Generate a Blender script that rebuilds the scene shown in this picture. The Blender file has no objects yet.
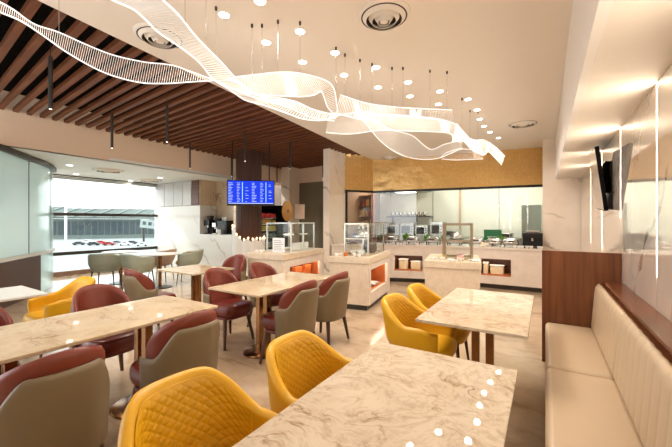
import bpy, math, random
from mathutils import Vector, Matrix
random.seed(7)
C = bpy.context.scene.collection
PI = math.pi
# ---------------------------------------------------------------- camera
F_PX, CX, HY, H = 335.0, 336.0, 222.0, 1.45
TH = math.radians(32); CT, ST = math.cos(TH), math.sin(TH)
cam = bpy.data.objects.new('camera', bpy.data.cameras.new('camera'))
C.objects.link(cam)
cam.location = (0, 0, H); cam.rotation_euler = (PI/2, 0, TH)
cam.data.sensor_width = 36; cam.data.lens = 36*F_PX/672
cam.data.shift_y = -(223.5-HY)/672
cam.data.clip_start = 0.05; cam.data.clip_end = 600
bpy.context.scene.camera = cam

def atd(px, py, d):
    a = (px-CX)/F_PX; b = -(py-HY)/F_PX
    return Vector(((a*CT-ST)*d, (a*ST+CT)*d, H+b*d))
def atz(px, py, z):
    return atd(px, py, -(z-H)*F_PX/(py-HY))
def aty(px, py, y):
    a = (px-CX)/F_PX
    return atd(px, py, y/(a*ST+CT))
def atx(px, py, x):
    a = (px-CX)/F_PX
    return atd(px, py, x/(a*CT-ST))

# ---------------------------------------------------------------- materials
def newmat(name):
    m = bpy.data.materials.new(name); m.use_nodes = True
    nt = m.node_tree; b = nt.nodes['Principled BSDF']
    return m, nt, b
def srgb(r, g, b):
    f = lambda c: (c/12.92 if c <= .04045 else ((c+.055)/1.055)**2.4)
    return (f(r/255), f(g/255), f(b/255), 1)
def plain(name, col, rough=.5, metal=0, coat=0, var=.06, scale=12, bump=0, bscale=200, emis=0, spec=None):
    m, nt, b = newmat(name); N, L = nt.nodes, nt.links
    tc = N.new('ShaderNodeTexCoord'); no = N.new('ShaderNodeTexNoise'); no.inputs['Scale'].default_value = scale
    L.new(tc.outputs['Object'], no.inputs['Vector'])
    mx = N.new('ShaderNodeMix'); mx.data_type = 'RGBA'
    c = col
    mx.inputs[6].default_value = tuple(min(1, v*(1-var)) for v in c[:3])+(1,)
    mx.inputs[7].default_value = tuple(min(1, v*(1+var)) for v in c[:3])+(1,)
    L.new(no.outputs['Fac'], mx.inputs[0]); L.new(mx.outputs[2], b.inputs['Base Color'])
    b.inputs['Roughness'].default_value = rough; b.inputs['Metallic'].default_value = metal
    b.inputs['Coat Weight'].default_value = coat
    if spec is not None: b.inputs['Specular IOR Level'].default_value = spec
    if bump:
        n2 = N.new('ShaderNodeTexNoise'); n2.inputs['Scale'].default_value = bscale
        L.new(tc.outputs['Object'], n2.inputs['Vector'])
        bp = N.new('ShaderNodeBump'); bp.inputs['Strength'].default_value = bump; bp.inputs['Distance'].default_value = .002
        L.new(n2.outputs['Fac'], bp.inputs['Height']); L.new(bp.outputs['Normal'], b.inputs['Normal'])
    if emis:
        L.new(mx.outputs[2], b.inputs['Emission Color']); b.inputs['Emission Strength'].default_value = emis
    return m
def emit(name, col, s):
    m = bpy.data.materials.new(name); m.use_nodes = True
    nt = m.node_tree; nt.nodes.clear()
    e = nt.nodes.new('ShaderNodeEmission'); e.inputs[0].default_value = col; e.inputs[1].default_value = s
    o = nt.nodes.new('ShaderNodeOutputMaterial'); nt.links.new(e.outputs[0], o.inputs[0])
    return m
def marble(name, base, vein, scale=1.5, rough=.12, width=.03, cloud=.5, coat=.0, tint=None, spec=.5, fine=0, detail=8):
    m, nt, b = newmat(name); N, L = nt.nodes, nt.links
    tc = N.new('ShaderNodeTexCoord')
    wn = N.new('ShaderNodeTexNoise'); wn.inputs['Scale'].default_value = scale*.8; wn.inputs['Detail'].default_value = 3
    L.new(tc.outputs['Object'], wn.inputs['Vector'])
    mp = N.new('ShaderNodeMixRGB'); mp.blend_type = 'ADD'; mp.inputs[0].default_value = .5
    L.new(tc.outputs['Object'], mp.inputs[1]); L.new(wn.outputs['Color'], mp.inputs[2])
    rot = N.new('ShaderNodeMapping'); rot.inputs['Rotation'].default_value = (.5, .6, .7); rot.inputs['Scale'].default_value = (1, 2.2, 1)
    L.new(mp.outputs[0], rot.inputs['Vector'])
    n1 = N.new('ShaderNodeTexNoise'); n1.inputs['Scale'].default_value = scale; n1.inputs['Detail'].default_value = detail; n1.inputs['Roughness'].default_value = .55
    L.new(rot.outputs[0], n1.inputs['Vector'])
    r = N.new('ShaderNodeValToRGB'); e = r.color_ramp.elements
    e[0].position = .5-width; e[0].color = (0, 0, 0, 1); e[1].position = .5+width; e[1].color = (0, 0, 0, 1)
    k = r.color_ramp.elements.new(.5); k.color = (1, 1, 1, 1)
    if detail < 8:      # long diagonal veins on the wall slabs
        wv = N.new('ShaderNodeTexWave'); wv.bands_direction = 'DIAGONAL'; wv.inputs['Scale'].default_value = scale*.8
        wv.inputs['Distortion'].default_value = 4.5; wv.inputs['Detail'].default_value = 4; wv.inputs['Detail Scale'].default_value = 1.3; wv.inputs['Detail Roughness'].default_value = .6
        mw_ = N.new('ShaderNodeMapping'); mw_.inputs['Rotation'].default_value = (.2, .25, .1)
        L.new(tc.outputs['Object'], mw_.inputs['Vector']); L.new(mw_.outputs[0], wv.inputs['Vector'])
        e[0].position = .975; e[-1].position = 1.0; k.position = .998; L.new(wv.outputs['Fac'], r.inputs[0])
        e[0].color = (0, 0, 0, 1); r.color_ramp.elements[-1].color = (1, 1, 1, 1)
    else: L.new(n1.outputs['Fac'], r.inputs[0])
    n2 = N.new('ShaderNodeTexNoise'); n2.inputs['Scale'].default_value = scale*1.7; n2.inputs['Detail'].default_value = 5
    L.new(tc.outputs['Object'], n2.inputs['Vector'])
    mod = N.new('ShaderNodeMath'); mod.operation = 'MULTIPLY'
    r2 = N.new('ShaderNodeValToRGB'); r2.color_ramp.elements[0].position = .42; r2.color_ramp.elements[1].position = .62
    L.new(n2.outputs['Fac'], r2.inputs[0])
    L.new(r.outputs[0], mod.inputs[0]); L.new(r2.outputs[0], mod.inputs[1])
    c2 = tint or tuple(x*.86 for x in base[:3])+(1,)
    cl = N.new('ShaderNodeMix'); cl.data_type = 'RGBA'; cl.inputs[6].default_value = base; cl.inputs[7].default_value = c2
    m3 = N.new('ShaderNodeMath'); m3.operation = 'MULTIPLY'; m3.inputs[1].default_value = cloud
    L.new(r2.outputs[0], m3.inputs[0]); L.new(m3.outputs[0], cl.inputs[0])
    out = cl
    if fine:
        n4 = N.new('ShaderNodeTexNoise'); n4.inputs['Scale'].default_value = scale*9; n4.inputs['Detail'].default_value = 6; n4.inputs['Roughness'].default_value = .7
        L.new(mp.outputs[0], n4.inputs['Vector'])
        r4 = N.new('ShaderNodeValToRGB'); r4.color_ramp.elements[0].position = .45; r4.color_ramp.elements[1].position = .7
        r4.color_ramp.elements[1].color = (fine, fine, fine, 1)
        L.new(n4.outputs['Fac'], r4.inputs[0])
        f4 = N.new('ShaderNodeMix'); f4.data_type = 'RGBA'; f4.inputs[7].default_value = vein
        L.new(cl.outputs[2], f4.inputs[6]); L.new(r4.outputs[0], f4.inputs[0]); out = f4
    fx = N.new('ShaderNodeMix'); fx.data_type = 'RGBA'; fx.inputs[7].default_value = vein
    L.new(out.outputs[2], fx.inputs[6]); L.new(mod.outputs[0], fx.inputs[0])
    L.new(fx.outputs[2], b.inputs['Base Color'])
    b.inputs['Roughness'].default_value = rough; b.inputs['Coat Weight'].default_value = coat; b.inputs['Coat Roughness'].default_value = .03
    b.inputs['Specular IOR Level'].default_value = spec
    return m
def wood(name, c1, c2, rough=.35, axis=2, scale=3):
    m, nt, b = newmat(name); N, L = nt.nodes, nt.links
    tc = N.new('ShaderNodeTexCoord'); mp = N.new('ShaderNodeMapping')
    s = [14, 14, 14]; s[axis] = .8; mp.inputs['Scale'].default_value = s
    L.new(tc.outputs['Object'], mp.inputs['Vector'])
    n = N.new('ShaderNodeTexNoise'); n.inputs['Scale'].default_value = scale*.5; n.inputs['Detail'].default_value = 7
    L.new(mp.outputs[0], n.inputs['Vector'])
    r = N.new('ShaderNodeValToRGB'); r.color_ramp.elements[0].position = .3; r.color_ramp.elements[1].position = .72
    r.color_ramp.elements[0].color = c1; r.color_ramp.elements[1].color = c2
    L.new(n.outputs['Fac'], r.inputs[0]); L.new(r.outputs[0], b.inputs['Base Color'])
    b.inputs['Roughness'].default_value = rough
    return m
def glass(name, col=(1, 1, 1, 1), rough=0, mixt=.85, ior=1.45):
    # thin architectural glass: mostly transparent, with a specular sheet reflection
    m = bpy.data.materials.new(name); m.use_nodes = True; nt = m.node_tree; N, L = nt.nodes, nt.links; N.clear()
    t = N.new('ShaderNodeBsdfTransparent'); t.inputs[0].default_value = col
    g = N.new('ShaderNodeBsdfGlossy'); g.inputs['Roughness'].default_value = rough
    fr = N.new('ShaderNodeFresnel'); fr.inputs[0].default_value = ior
    mm = N.new('ShaderNodeMath'); mm.operation = 'MULTIPLY_ADD'; mm.inputs[1].default_value = 1; mm.inputs[2].default_value = 1-mixt-.1
    L.new(fr.outputs[0], mm.inputs[0])
    ge = N.new('ShaderNodeNewGeometry'); ff = N.new('ShaderNodeMath'); ff.operation = 'SUBTRACT'; ff.inputs[0].default_value = 1; L.new(ge.outputs['Backfacing'], ff.inputs[1])
    m2 = N.new('ShaderNodeMath'); m2.operation = 'MULTIPLY'; L.new(mm.outputs[0], m2.inputs[0]); L.new(ff.outputs[0], m2.inputs[1])
    mx = N.new('ShaderNodeMixShader'); L.new(m2.outputs[0], mx.inputs[0]); L.new(t.outputs[0], mx.inputs[1]); L.new(g.outputs[0], mx.inputs[2])
    o = N.new('ShaderNodeOutputMaterial'); L.new(mx.outputs[0], o.inputs[0])
    return m

M = {}
M['ceil'] = plain('painted plaster cream', srgb(238, 230, 220), .7, var=.01)
M['ceil_low'] = plain('painted plaster cool white', srgb(236, 238, 234), .6, var=.01)
M['fascia'] = plain('painted fascia beige', srgb(238, 214, 188), .7, var=.02)
M['beam'] = plain('painted beam white', srgb(238, 233, 228), .6, var=.01)
M['black'] = plain('matte black', srgb(12, 10, 9), .9, spec=.1)
M['blackgloss'] = plain('gloss black', srgb(12, 12, 14), .35)
M['slat'] = wood('walnut slats', srgb(86, 42, 15), srgb(122, 66, 28), .6, 0)
M['wood'] = wood('walnut panel', srgb(92, 50, 27), srgb(132, 80, 48), .28, 2)
M['colwood'] = wood('dark column wood', srgb(62, 36, 26), srgb(98, 62, 44), .4, 2)
M['wood_ledge'] = wood('walnut ledge', srgb(84, 44, 24), srgb(124, 70, 42), .22, 1)
M['legwood'] = wood('dark leg wood', srgb(58, 34, 22), srgb(98, 62, 42), .35, 2)
M['table'] = marble('cream marble table', srgb(206, 190, 168), srgb(146, 118, 90), 3.0, .025, .02, .5, 0, srgb(190, 170, 146), .14, fine=.55)
M['table_warm'] = marble('warm marble table', srgb(206, 184, 154), srgb(160, 132, 100), 2.6, .04, .02, .5, 0, srgb(190, 164, 132), .2, fine=.3)
M['wallmarble'] = marble('pale wall marble', srgb(242, 228, 212), srgb(172, 154, 138), .8, .14, .010, .5, .0, srgb(222, 206, 190), .5, 0, 2.5)
M['mirrormarble'] = marble('polished wall marble', srgb(238, 226, 212), srgb(150, 132, 120), .8, .05, .010, .5, 1.0, srgb(214, 200, 188), .8, 0, 2.5)
M['mirrormarble'].node_tree.nodes['Principled BSDF'].inputs['Coat IOR'].default_value = 2.1
M['whitemarble'] = marble('white wall marble', srgb(226, 223, 218), srgb(196, 186, 178), .8, .15, .008, .4, 0, srgb(226, 222, 216), .5, 0, 3)
M['nichemarble'] = marble('beige niche marble', srgb(214, 190, 162), srgb(160, 126, 98), 1.2, .2, .02, .6)
M['travertine'] = marble('beige speckled stone', srgb(226, 208, 184), srgb(190, 162, 132), 6, .3, .006, .4, 0, None, .4, fine=.6)
M['counterstone'] = marble('pale counter stone', srgb(232, 218, 206), srgb(210, 192, 178), 5, .25, .006, .4, 0, None, .4)
M['red'] = plain('oxblood leather', srgb(118, 50, 34), .42, bump=.15, bscale=350, var=.08)
M['reddark'] = plain('oxblood seat leather', srgb(104, 34, 24), .3, bump=.15, bscale=350, var=.08)
M['taupe'] = plain('taupe leather', srgb(122, 106, 80), .45, bump=.15, bscale=350, var=.05)
M['yellow'] = plain('mustard leather', srgb(212, 158, 12), .42, bump=.12, bscale=350, var=.05)
M['green'] = plain('sage grey leather', srgb(150, 154, 136), .5, bump=.1, bscale=350)
M['mustard'] = plain('olive mustard leather', srgb(160, 130, 62), .5, bump=.1)
M['pinkgrey'] = plain('beige leather', srgb(190, 166, 150), .5, bump=.1)
M['cream'] = plain('cream bench leather', srgb(192, 169, 140), .36, bump=.12, bscale=300, var=.03)
M['bronze'] = plain('bronze metal', srgb(150, 108, 70), .25, 1)
M['steel'] = plain('brushed steel', srgb(196, 192, 186), .25, 1)
M['steelframe'] = plain('satin brass steel frame', srgb(190, 176, 156), .28, 1)
M['darkmetal'] = plain('dark metal', srgb(66, 60, 56), .35, .6)
M['tan'] = plain('terracotta niche lining', srgb(186, 104, 52), .5, var=.12)
M['darkwood'] = wood('dark niche wood', srgb(76, 40, 24), srgb(112, 62, 38), .4, 0)
M['white'] = plain('white ceramic', srgb(240, 238, 234), .2, var=.01)
M['offwhite'] = plain('off white lacquer', srgb(196, 190, 188), .25, var=.01)
M['basket'] = plain('cream basket', srgb(240, 222, 184), .6, var=.1, scale=60)
M['glass'] = glass('clear glass', (.98, 1, .99, 1), 0, .88, 1.4)
M['winglass'] = glass('window glass', (.80, .84, .83, 1), 0, .88)
M['kglass'] = glass('kitchen glass', (.98, 1, .99, 1), 0, .84)
M['led'] = emit('warm led strip', (1, .84, .64, 1), 22)
M['lamp'] = emit('downlight glow', (1, .92, .8, 1), 10)
M['pendlens'] = emit('pendant lens glow', (1, .9, .75, 1), 4)
M['bulb'] = emit('candle bulb glow', (1, .6, .3, 1), 5)
M['ribedge'] = emit('ribbon edge glow', (1, .93, .84, 1), 1.25)
M['ribrod'] = plain('ribbon acrylic rods', srgb(190, 184, 176), .2, emis=.5, var=.02)
M['ribrod'].node_tree.nodes['Principled BSDF'].inputs['Emission Strength'].default_value = .62
M['screen'] = emit('blue board screen', srgb(34, 62, 214), 1.0)
M['scrtext'] = emit('board text glow', (.6, .7, 1, 1), .9)
M['scrline'] = emit('board cyan column glow', (.35, .65, 1, 1), 1.1)
M['plant'] = plain('leaf green', srgb(92, 150, 34), .5, var=.3, scale=30)
M['greensign'] = plain('green sign board', srgb(26, 104, 60), .5)
M['gold_disc'] = plain('brass disc', srgb(176, 128, 66), .35, .7)

def floor_mat():
    m = marble('beige stone floor', srgb(190, 166, 138), srgb(150, 124, 98), .9, .14, .05, .6, 0, srgb(170, 142, 114), .5, fine=.3)
    nt = m.node_tree; N, L = nt.nodes, nt.links; b = N['Principled BSDF']
    src = b.inputs['Base Color'].links[0].from_socket
    tc = N.new('ShaderNodeTexCoord'); br = N.new('ShaderNodeTexBrick')
    br.inputs['Scale'].default_value = 1; br.inputs['Brick Width'].default_value = 1.2; br.inputs['Row Height'].default_value = .6
    br.inputs['Mortar Size'].default_value = .003; br.inputs['Color1'].default_value = (1, 1, 1, 1); br.inputs['Color2'].default_value = (.96, .955, .95, 1)
    br.inputs['Mortar'].default_value = (.8, .76, .72, 1)
    L.new(tc.outputs['Object'], br.inputs['Vector'])
    mx = N.new('ShaderNodeMixRGB'); mx.blend_type = 'MULTIPLY'; mx.inputs[0].default_value = 1
    L.new(src, mx.inputs[1]); L.new(br.outputs['Color'], mx.inputs[2]); L.new(mx.outputs[0], b.inputs['Base Color'])
    return m
M['floor'] = floor_mat()
def gold_mat():
    m, nt, b = newmat('gold mosaic'); N, L = nt.nodes, nt.links
    tc = N.new('ShaderNodeTexCoord'); mp = N.new('ShaderNodeMapping'); mp.inputs['Rotation'].default_value = (PI/2, 0, 0)
    L.new(tc.outputs['Object'], mp.inputs['Vector'])
    br = N.new('ShaderNodeTexBrick'); br.inputs['Scale'].default_value = 1
    br.inputs['Brick Width'].default_value = .05; br.inputs['Row Height'].default_value = .05; br.inputs['Mortar Size'].default_value = .002; br.offset = 0
    br.inputs['Color1'].default_value = srgb(218, 174, 104); br.inputs['Color2'].default_value = srgb(226, 184, 116); br.inputs['Mortar'].default_value = srgb(198, 152, 84)
    L.new(mp.outputs[0], br.inputs['Vector']); L.new(br.outputs['Color'], b.inputs['Base Color'])
    vo = N.new('ShaderNodeTexNoise'); vo.inputs['Scale'].default_value = 3; vo.inputs['Detail'].default_value = 5
    L.new(tc.outputs['Object'], vo.inputs['Vector'])
    bp = N.new('ShaderNodeBump'); bp.inputs['Strength'].default_value = .5; bp.inputs['Distance'].default_value = .06
    L.new(vo.outputs['Fac'], bp.inputs['Height']); L.new(bp.outputs['Normal'], b.inputs['Normal'])
    b.inputs['Metallic'].default_value = .35; b.inputs['Roughness'].default_value = .28
    return m
M['gold'] = gold_mat()
def frosted_mat():
    m = bpy.data.materials.new('curved frosted glass'); m.use_nodes = True; nt = m.node_tree; N, L = nt.nodes, nt.links; N.clear()
    t = N.new('ShaderNodeBsdfTranslucent'); t.inputs[0].default_value = srgb(238, 250, 245)
    d = N.new('ShaderNodeBsdfDiffuse'); d.inputs[0].default_value = srgb(214, 226, 222)
    g = N.new('ShaderNodeBsdfGlossy'); g.inputs['Roughness'].default_value = .06
    a = N.new('ShaderNodeMixShader'); a.inputs[0].default_value = .12; L.new(t.outputs[0], a.inputs[1]); L.new(d.outputs[0], a.inputs[2])
    fr = N.new('ShaderNodeFresnel'); fr.inputs[0].default_value = 1.6
    b = N.new('ShaderNodeMixShader'); L.new(fr.outputs[0], b.inputs[0]); L.new(a.outputs[0], b.inputs[1]); L.new(g.outputs[0], b.inputs[2])
    o = N.new('ShaderNodeOutputMaterial'); L.new(b.outputs[0], o.inputs[0])
    return m
M['frost'] = frosted_mat()

# ---------------------------------------------------------------- mesh helpers
class MB:
    def __init__(s): s.v = []; s.f = []
    def add(s, vs, fs):
        n = len(s.v); s.v += [tuple(v) for v in vs]; s.f += [tuple(i+n for i in f) for f in fs]; return s
    def box(s, x0, x1, y0, y1, z0, z1, mat=None):
        vs = [(x0, y0, z0), (x1, y0, z0), (x1, y1, z0), (x0, y1, z0), (x0, y0, z1), (x1, y0, z1), (x1, y1, z1), (x0, y1, z1)]
        if mat: vs = [mat @ Vector(v) for v in vs]
        return s.add(vs, [(0, 3, 2, 1), (4, 5, 6, 7), (0, 1, 5, 4), (1, 2, 6, 5), (2, 3, 7, 6), (3, 0, 4, 7)])
    def prism(s, pts, z0, z1):        # plan polygon (counter-clockwise)
        n = len(pts); vs = [(x, y, z0) for x, y in pts]+[(x, y, z1) for x, y in pts]
        fs = [tuple(range(n-1, -1, -1)), tuple(range(n, 2*n))]+[(i, (i+1) % n, n+(i+1) % n, n+i) for i in range(n)]
        return s.add(vs, fs)
    def tube(s, a, b, r0, r1=None, n=10):
        a, b = Vector(a), Vector(b); r1 = r0 if r1 is None else r1
        d = (b-a).normalized(); u = d.orthogonal().normalized(); w = d.cross(u)
        vs = []
        for p, r in ((a, r0), (b, r1)):
            for i in range(n):
                t = 2*PI*i/n; vs.append(p+(u*math.cos(t)+w*math.sin(t))*r)
        fs = [(i, (i+1) % n, n+(i+1) % n, n+i) for i in range(n)]+[tuple(range(n-1, -1, -1)), tuple(range(n, 2*n))]
        return s.add(vs, fs)
    def path(s, pts, r, n=6):
        pts = [Vector(p) for p in pts]; vs = []; k = len(pts)
        for i, p in enumerate(pts):
            d = (pts[min(i+1, k-1)]-pts[max(i-1, 0)]).normalized()
            u = d.cross(Vector((0, 0, 1)));
            if u.length < 1e-3: u = Vector((1, 0, 0))
            u.normalize(); w = d.cross(u)
            for j in range(n):
                t = 2*PI*j/n; vs.append(p+(u*math.cos(t)+w*math.sin(t))*r)
        fs = []
        for i in range(k-1):
            for j in range(n):
                fs.append((i*n+j, i*n+(j+1) % n, (i+1)*n+(j+1) % n, (i+1)*n+j))
        fs += [tuple(range(n-1, -1, -1)), tuple(range((k-1)*n, k*n))]
        return s.add(vs, fs)
    def lathe(s, prof, c=(0, 0, 0), n=24, sx=1, sy=1, pw=2):   # prof: (r, z) from bottom to top, closed by caps; pw>2: squarish
        vs = []; k = len(prof)
        for r, z in prof:
            for i in range(n):
                t = 2*PI*i/n; a, b = math.cos(t), math.sin(t)
                q = (abs(a)**pw+abs(b)**pw)**(-1/pw)
                vs.append((c[0]+a*q*r*sx, c[1]+b*q*r*sy, c[2]+z))
        fs = []
        for j in range(k-1):
            for i in range(n): fs.append((j*n+i, j*n+(i+1) % n, (j+1)*n+(i+1) % n, (j+1)*n+i))
        fs += [tuple(range(n-1, -1, -1)), tuple(range((k-1)*n, k*n))]
        return s.add(vs, fs)
    def quad(s, a, b, c, d): return s.add([a, b, c, d], [(0, 1, 2, 3)])
    def build(s, name, mat, parent=None, smooth=False, bevel=0, seg=2):
        me = bpy.data.meshes.new(name); me.from_pydata(s.v, [], s.f); me.update()
        o = bpy.data.objects.new(name, me); C.objects.link(o); me.materials.append(mat)
        if smooth:
            me.polygons.foreach_set('use_smooth', [True]*len(me.polygons))
            me.set_sharp_from_angle(angle=math.radians(45)) if smooth == 'auto' else None
        if bevel:
            bv = o.modifiers.new('bevel', 'BEVEL'); bv.width = bevel; bv.segments = seg; bv.limit_method = 'ANGLE'; bv.angle_limit = math.radians(40)
        if parent: o.parent = parent
        return o
def tag(o, label, cat, group=None, kind=None):
    o['label'] = label; o['category'] = cat
    if group: o['group'] = group
    if kind: o['kind'] = kind
    return o
def thing(name, label, cat, loc=(0, 0, 0), rz=0, group=None):
    o = bpy.data.objects.new(name, None); C.objects.link(o); o.empty_display_size = .1
    o.location = loc; o.rotation_euler = (0, 0, rz)
    return tag(o, label, cat, group)
def dup(root, loc, rz, label=None, group=None):
    def rec(o, par):
        c = o.copy(); C.objects.link(c)
        if par: c.parent = par
        for ch in kids.get(o.name, []): rec(ch, c)
        return c
    kids = {}
    def col(o):
        kids[o.name] = list(o.children)
        for ch in o.children: col(ch)
    col(root)
    r = rec(root, None); r.location = loc; r.rotation_euler = (0, 0, rz)
    if label: r['label'] = label
    if group: r['group'] = group
    return r
def struct(name, mb, mat, parent=None, **kw):
    o = mb.build(name, mat, parent, **kw)
    if parent is None: o['kind'] = 'structure'
    return o
def shell(mid, nu, nv, tfun, side=None):
    """closed padded sheet about a mid surface mid(u,v), u,v in 0..1, half thickness tfun(u,v)"""
    P = [[Vector(mid(i/nu, j/nv)) for j in range(nv+1)] for i in range(nu+1)]
    mb = MB(); vs = []
    def nrm(i, j):
        a = P[min(i+1, nu)][j]-P[max(i-1, 0)][j]; b = P[i][min(j+1, nv)]-P[i][max(j-1, 0)]
        n = a.cross(b); return n.normalized() if n.length > 1e-9 else Vector((0, 0, 1))
    for sgn in (1, -1):
        for i in range(nu+1):
            for j in range(nv+1):
                vs.append(P[i][j]+nrm(i, j)*tfun(i/nu, j/nv, sgn)*sgn)
    K = (nu+1)*(nv+1); idx = lambda s, i, j: s*K+i*(nv+1)+j
    fs = []
    for i in range(nu):
        for j in range(nv):
            fs.append((idx(0, i, j), idx(0, i+1, j), idx(0, i+1, j+1), idx(0, i, j+1)))
            fs.append((idx(1, i, j), idx(1, i, j+1), idx(1, i+1, j+1), idx(1, i+1, j)))
    for i in range(nu):
        fs.append((idx(0, i, 0), idx(1, i, 0), idx(1, i+1, 0), idx(0, i+1, 0)))
        fs.append((idx(0, i, nv), idx(0, i+1, nv), idx(1, i+1, nv), idx(1, i, nv)))
    for j in range(nv):
        fs.append((idx(0, 0, j), idx(0, 0, j+1), idx(1, 0, j+1), idx(1, 0, j)))
        fs.append((idx(0, nu, j), idx(1, nu, j), idx(1, nu, j+1), idx(0, nu, j+1)))
    return mb.add(vs, fs)
def sm(a, b, x):
    t = max(0, min(1, (x-a)/(b-a))); return t*t*(3-2*t)
def edge_t(t0):
    def f(u, v, s):
        e = min(u, 1-u)*14; g = min(v, 1-v)*9
        return t0*(.25+.75*math.sqrt(max(0, 1-(1-min(1, e))**2)))*(.25+.75*math.sqrt(max(0, 1-(1-min(1, g))**2)))
    return f
def cushion(mb, c, sx, sy, z0, z1, pw=4, n=40):
    h = z1-z0; r = h*.4
    prof = [(.80, 0), (.95, .004), (.985, h*.2), (1, h*.5), (.985, h*.78), (.95, h*.93), (.86, h), (.5, h+.006), (.02, h+.009)]
    return mb.lathe([(p, z) for p, z in prof], (c[0], c[1], z0), n, sx, sy, pw)

# ================================================================= SETTING
CZ = 3.2; SZ = 3.3; LZ = 2.72; SOF = 2.35; XW = .61
XWIN = -11.0; YEND = 6.35
struct('floor', MB().box(-11.4, .8, -1.6, 13.2, -.12, 0), M['floor'])
# main ceiling with its slanted edge against the slats
EA, EB = (-3.36, .6), (-4.12, 8.3)
def edgex(y): return EA[0]+(y-EA[1])*(EB[0]-EA[0])/(EB[1]-EA[1])
ce = struct('ceiling', MB().prism([(edgex(-1.6), -1.6), (.2, -1.6), (.2, 9.6), (edgex(9.6), 9.6)], CZ, CZ+.16), M['ceil'])
struct('ceiling', MB().box(.2355, .8, -1.6, 8.399, SOF, SOF+.1), M['ceil'])
struct('trim_1', MB().box(.185, .235, -1.6, 8.4, SOF-.0, CZ+.05), M['beam'])
# black void above slats, and the slats
sl = struct('ceiling', MB().prism([(-8.2, -1.6), (edgex(-1.6)+.1, -1.6), (edgex(13)+.1, 13.0), (-8.2, 13.0)], 3.62, 3.7), M['black'])
k = 0; y = -1.45
SD = -.085
while y < 9.6:
    x1 = edgex(y-.3)-.01; x0 = -7.62-.03*y
    mb = MB(); w = .033
    ya, yb = y, y+SD*(x1-x0)
    mb.prism([(x0, ya-w), (x1, yb-w), (x1, yb+w), (x0, ya+w)], SZ, SZ+.065)
    mb.build('slat', M['slat'], sl); y += .178; k += 1
# fascia & low ceiling on the window side
struct('trim_2', MB().prism([(-7.95, 9.3), (-7.55, -1.6), (-7.45, -1.6), (-7.85, 9.3)], LZ, 3.62), M['fascia'])
struct('ceiling', MB().prism([(-11.1, -1.6), (-7.46, -1.6), (-7.8, 8.2), (-11.1, 8.2)], LZ, LZ+.06), M['ceil_low'])
# right wall: polished marble slabs with slots; strips of led
ys = [-1.6, .47, 1.70, 2.93, 4.16, 5.40, 6.63, 8.4]
wr = struct('wall_right', MB().box(XW+.012, XW+.1, -1.6, 8.5, 0, SOF), M['black'])
for a, b in zip(ys[:-1], ys[1:]):
    MB().box(XW, XW+.012, a+.008, b-.008, 0, SOF).build('marble_slab', M['mirrormarble'], wr)
for i, yy in enumerate(ys[1:-1]):
    z0 = 1.49 if i == 3 else 1.10
    MB().box(XW+.002, XW+.0119, yy-.0079, yy+.0079, z0, SOF-.01).build('light_strip', M['led'], wr)
    ld = bpy.data.lights.new('strip_lamp', 'AREA'); ld.shape = 'RECTANGLE'; ld.size = .015; ld.size_y = SOF-z0-.05; ld.energy = 4; ld.color = (1, .86, .68)
    lo = bpy.data.objects.new('lamp', ld); C.objects.link(lo); lo.parent = wr; lo.location = (XW-.001, yy, (SOF+z0)/2); lo.rotation_euler = (0, -PI/2, 0); lo.rotation_euler = (Matrix.Rotation(PI/2, 3, 'Y') @ Matrix.Rotation(PI/2, 3, 'Z')).to_euler()
# end of the alcove and the marble nib beside the buffet
struct('wall_back', MB().box(-.05, .7, 8.4, 8.5, 0, CZ), M['wallmarble'])
struct('wall_back', MB().box(-.05, .0, 8.5, 9.4, 0, CZ), M['wallmarble'])

struct('wall_daylight_block', MB().box(-3.3, .8, -1.7, -1.6, 0, 3.4), M['ceil'])  # unseen wall behind the camera, added to keep daylight off the foreground
# wood partition at the end of the bench
pt = struct('wall_partition', MB().box(-.03, XW, 4.09, 4.14, 0, 1.155), M['wood'], bevel=.002)

# window side -----------------------------------------------------
win = struct('window_1', MB().box(XWIN-.10, XWIN-.09, -1.6, YEND, .06, LZ-.03), M['winglass'])
fr = MB()
for z, h in ((.0, .06), (LZ-.10, .10), (1.62, .08), (.55, .09)):
    fr.box(XWIN-.14, XWIN-.02, -1.6, YEND, z, z+h)
fr.build('window_frame', M['darkmetal'], win)
bl = MB()
for i in range(5): bl.box(XWIN-.02, XWIN+.05, 2.2, YEND, LZ-.05-.035*i, LZ-.035-.035*i)
bl.build('blind', M['ceil_low'], win)
struct('baseboard_left', MB().box(XWIN-.06, XWIN+.02, 2.2, YEND, 0.0, .12), plain('base board brown', srgb(140, 108, 88), .4))
# white marble end wall with cabinets and coffee niche (plane y = YEND)
XN0 = aty(200, 200, YEND).x; XN1 = aty(233, 200, YEND).x; XE = aty(240, 200, YEND).x; ZC = aty(215, 234.5, YEND).z
mw = MB()
mw.box(XWIN-.2, XN0, YEND, YEND+.6, 0, 1.95).box(XN0, XE, YEND, YEND+.6, 0, ZC)
struct('wall_end', mw, M['whitemarble'])
mw = MB(); mw.box(XN0, XE, YEND+.58, YEND+.64, ZC, LZ).box(XN0-.03, XN0-.001, YEND, YEND+.6, 1.95, LZ)
mw.box(XN1, XE, YEND+.02, YEND+.6, ZC, LZ)
struct('wall_niche', mw, M['nichemarble'])

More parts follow.
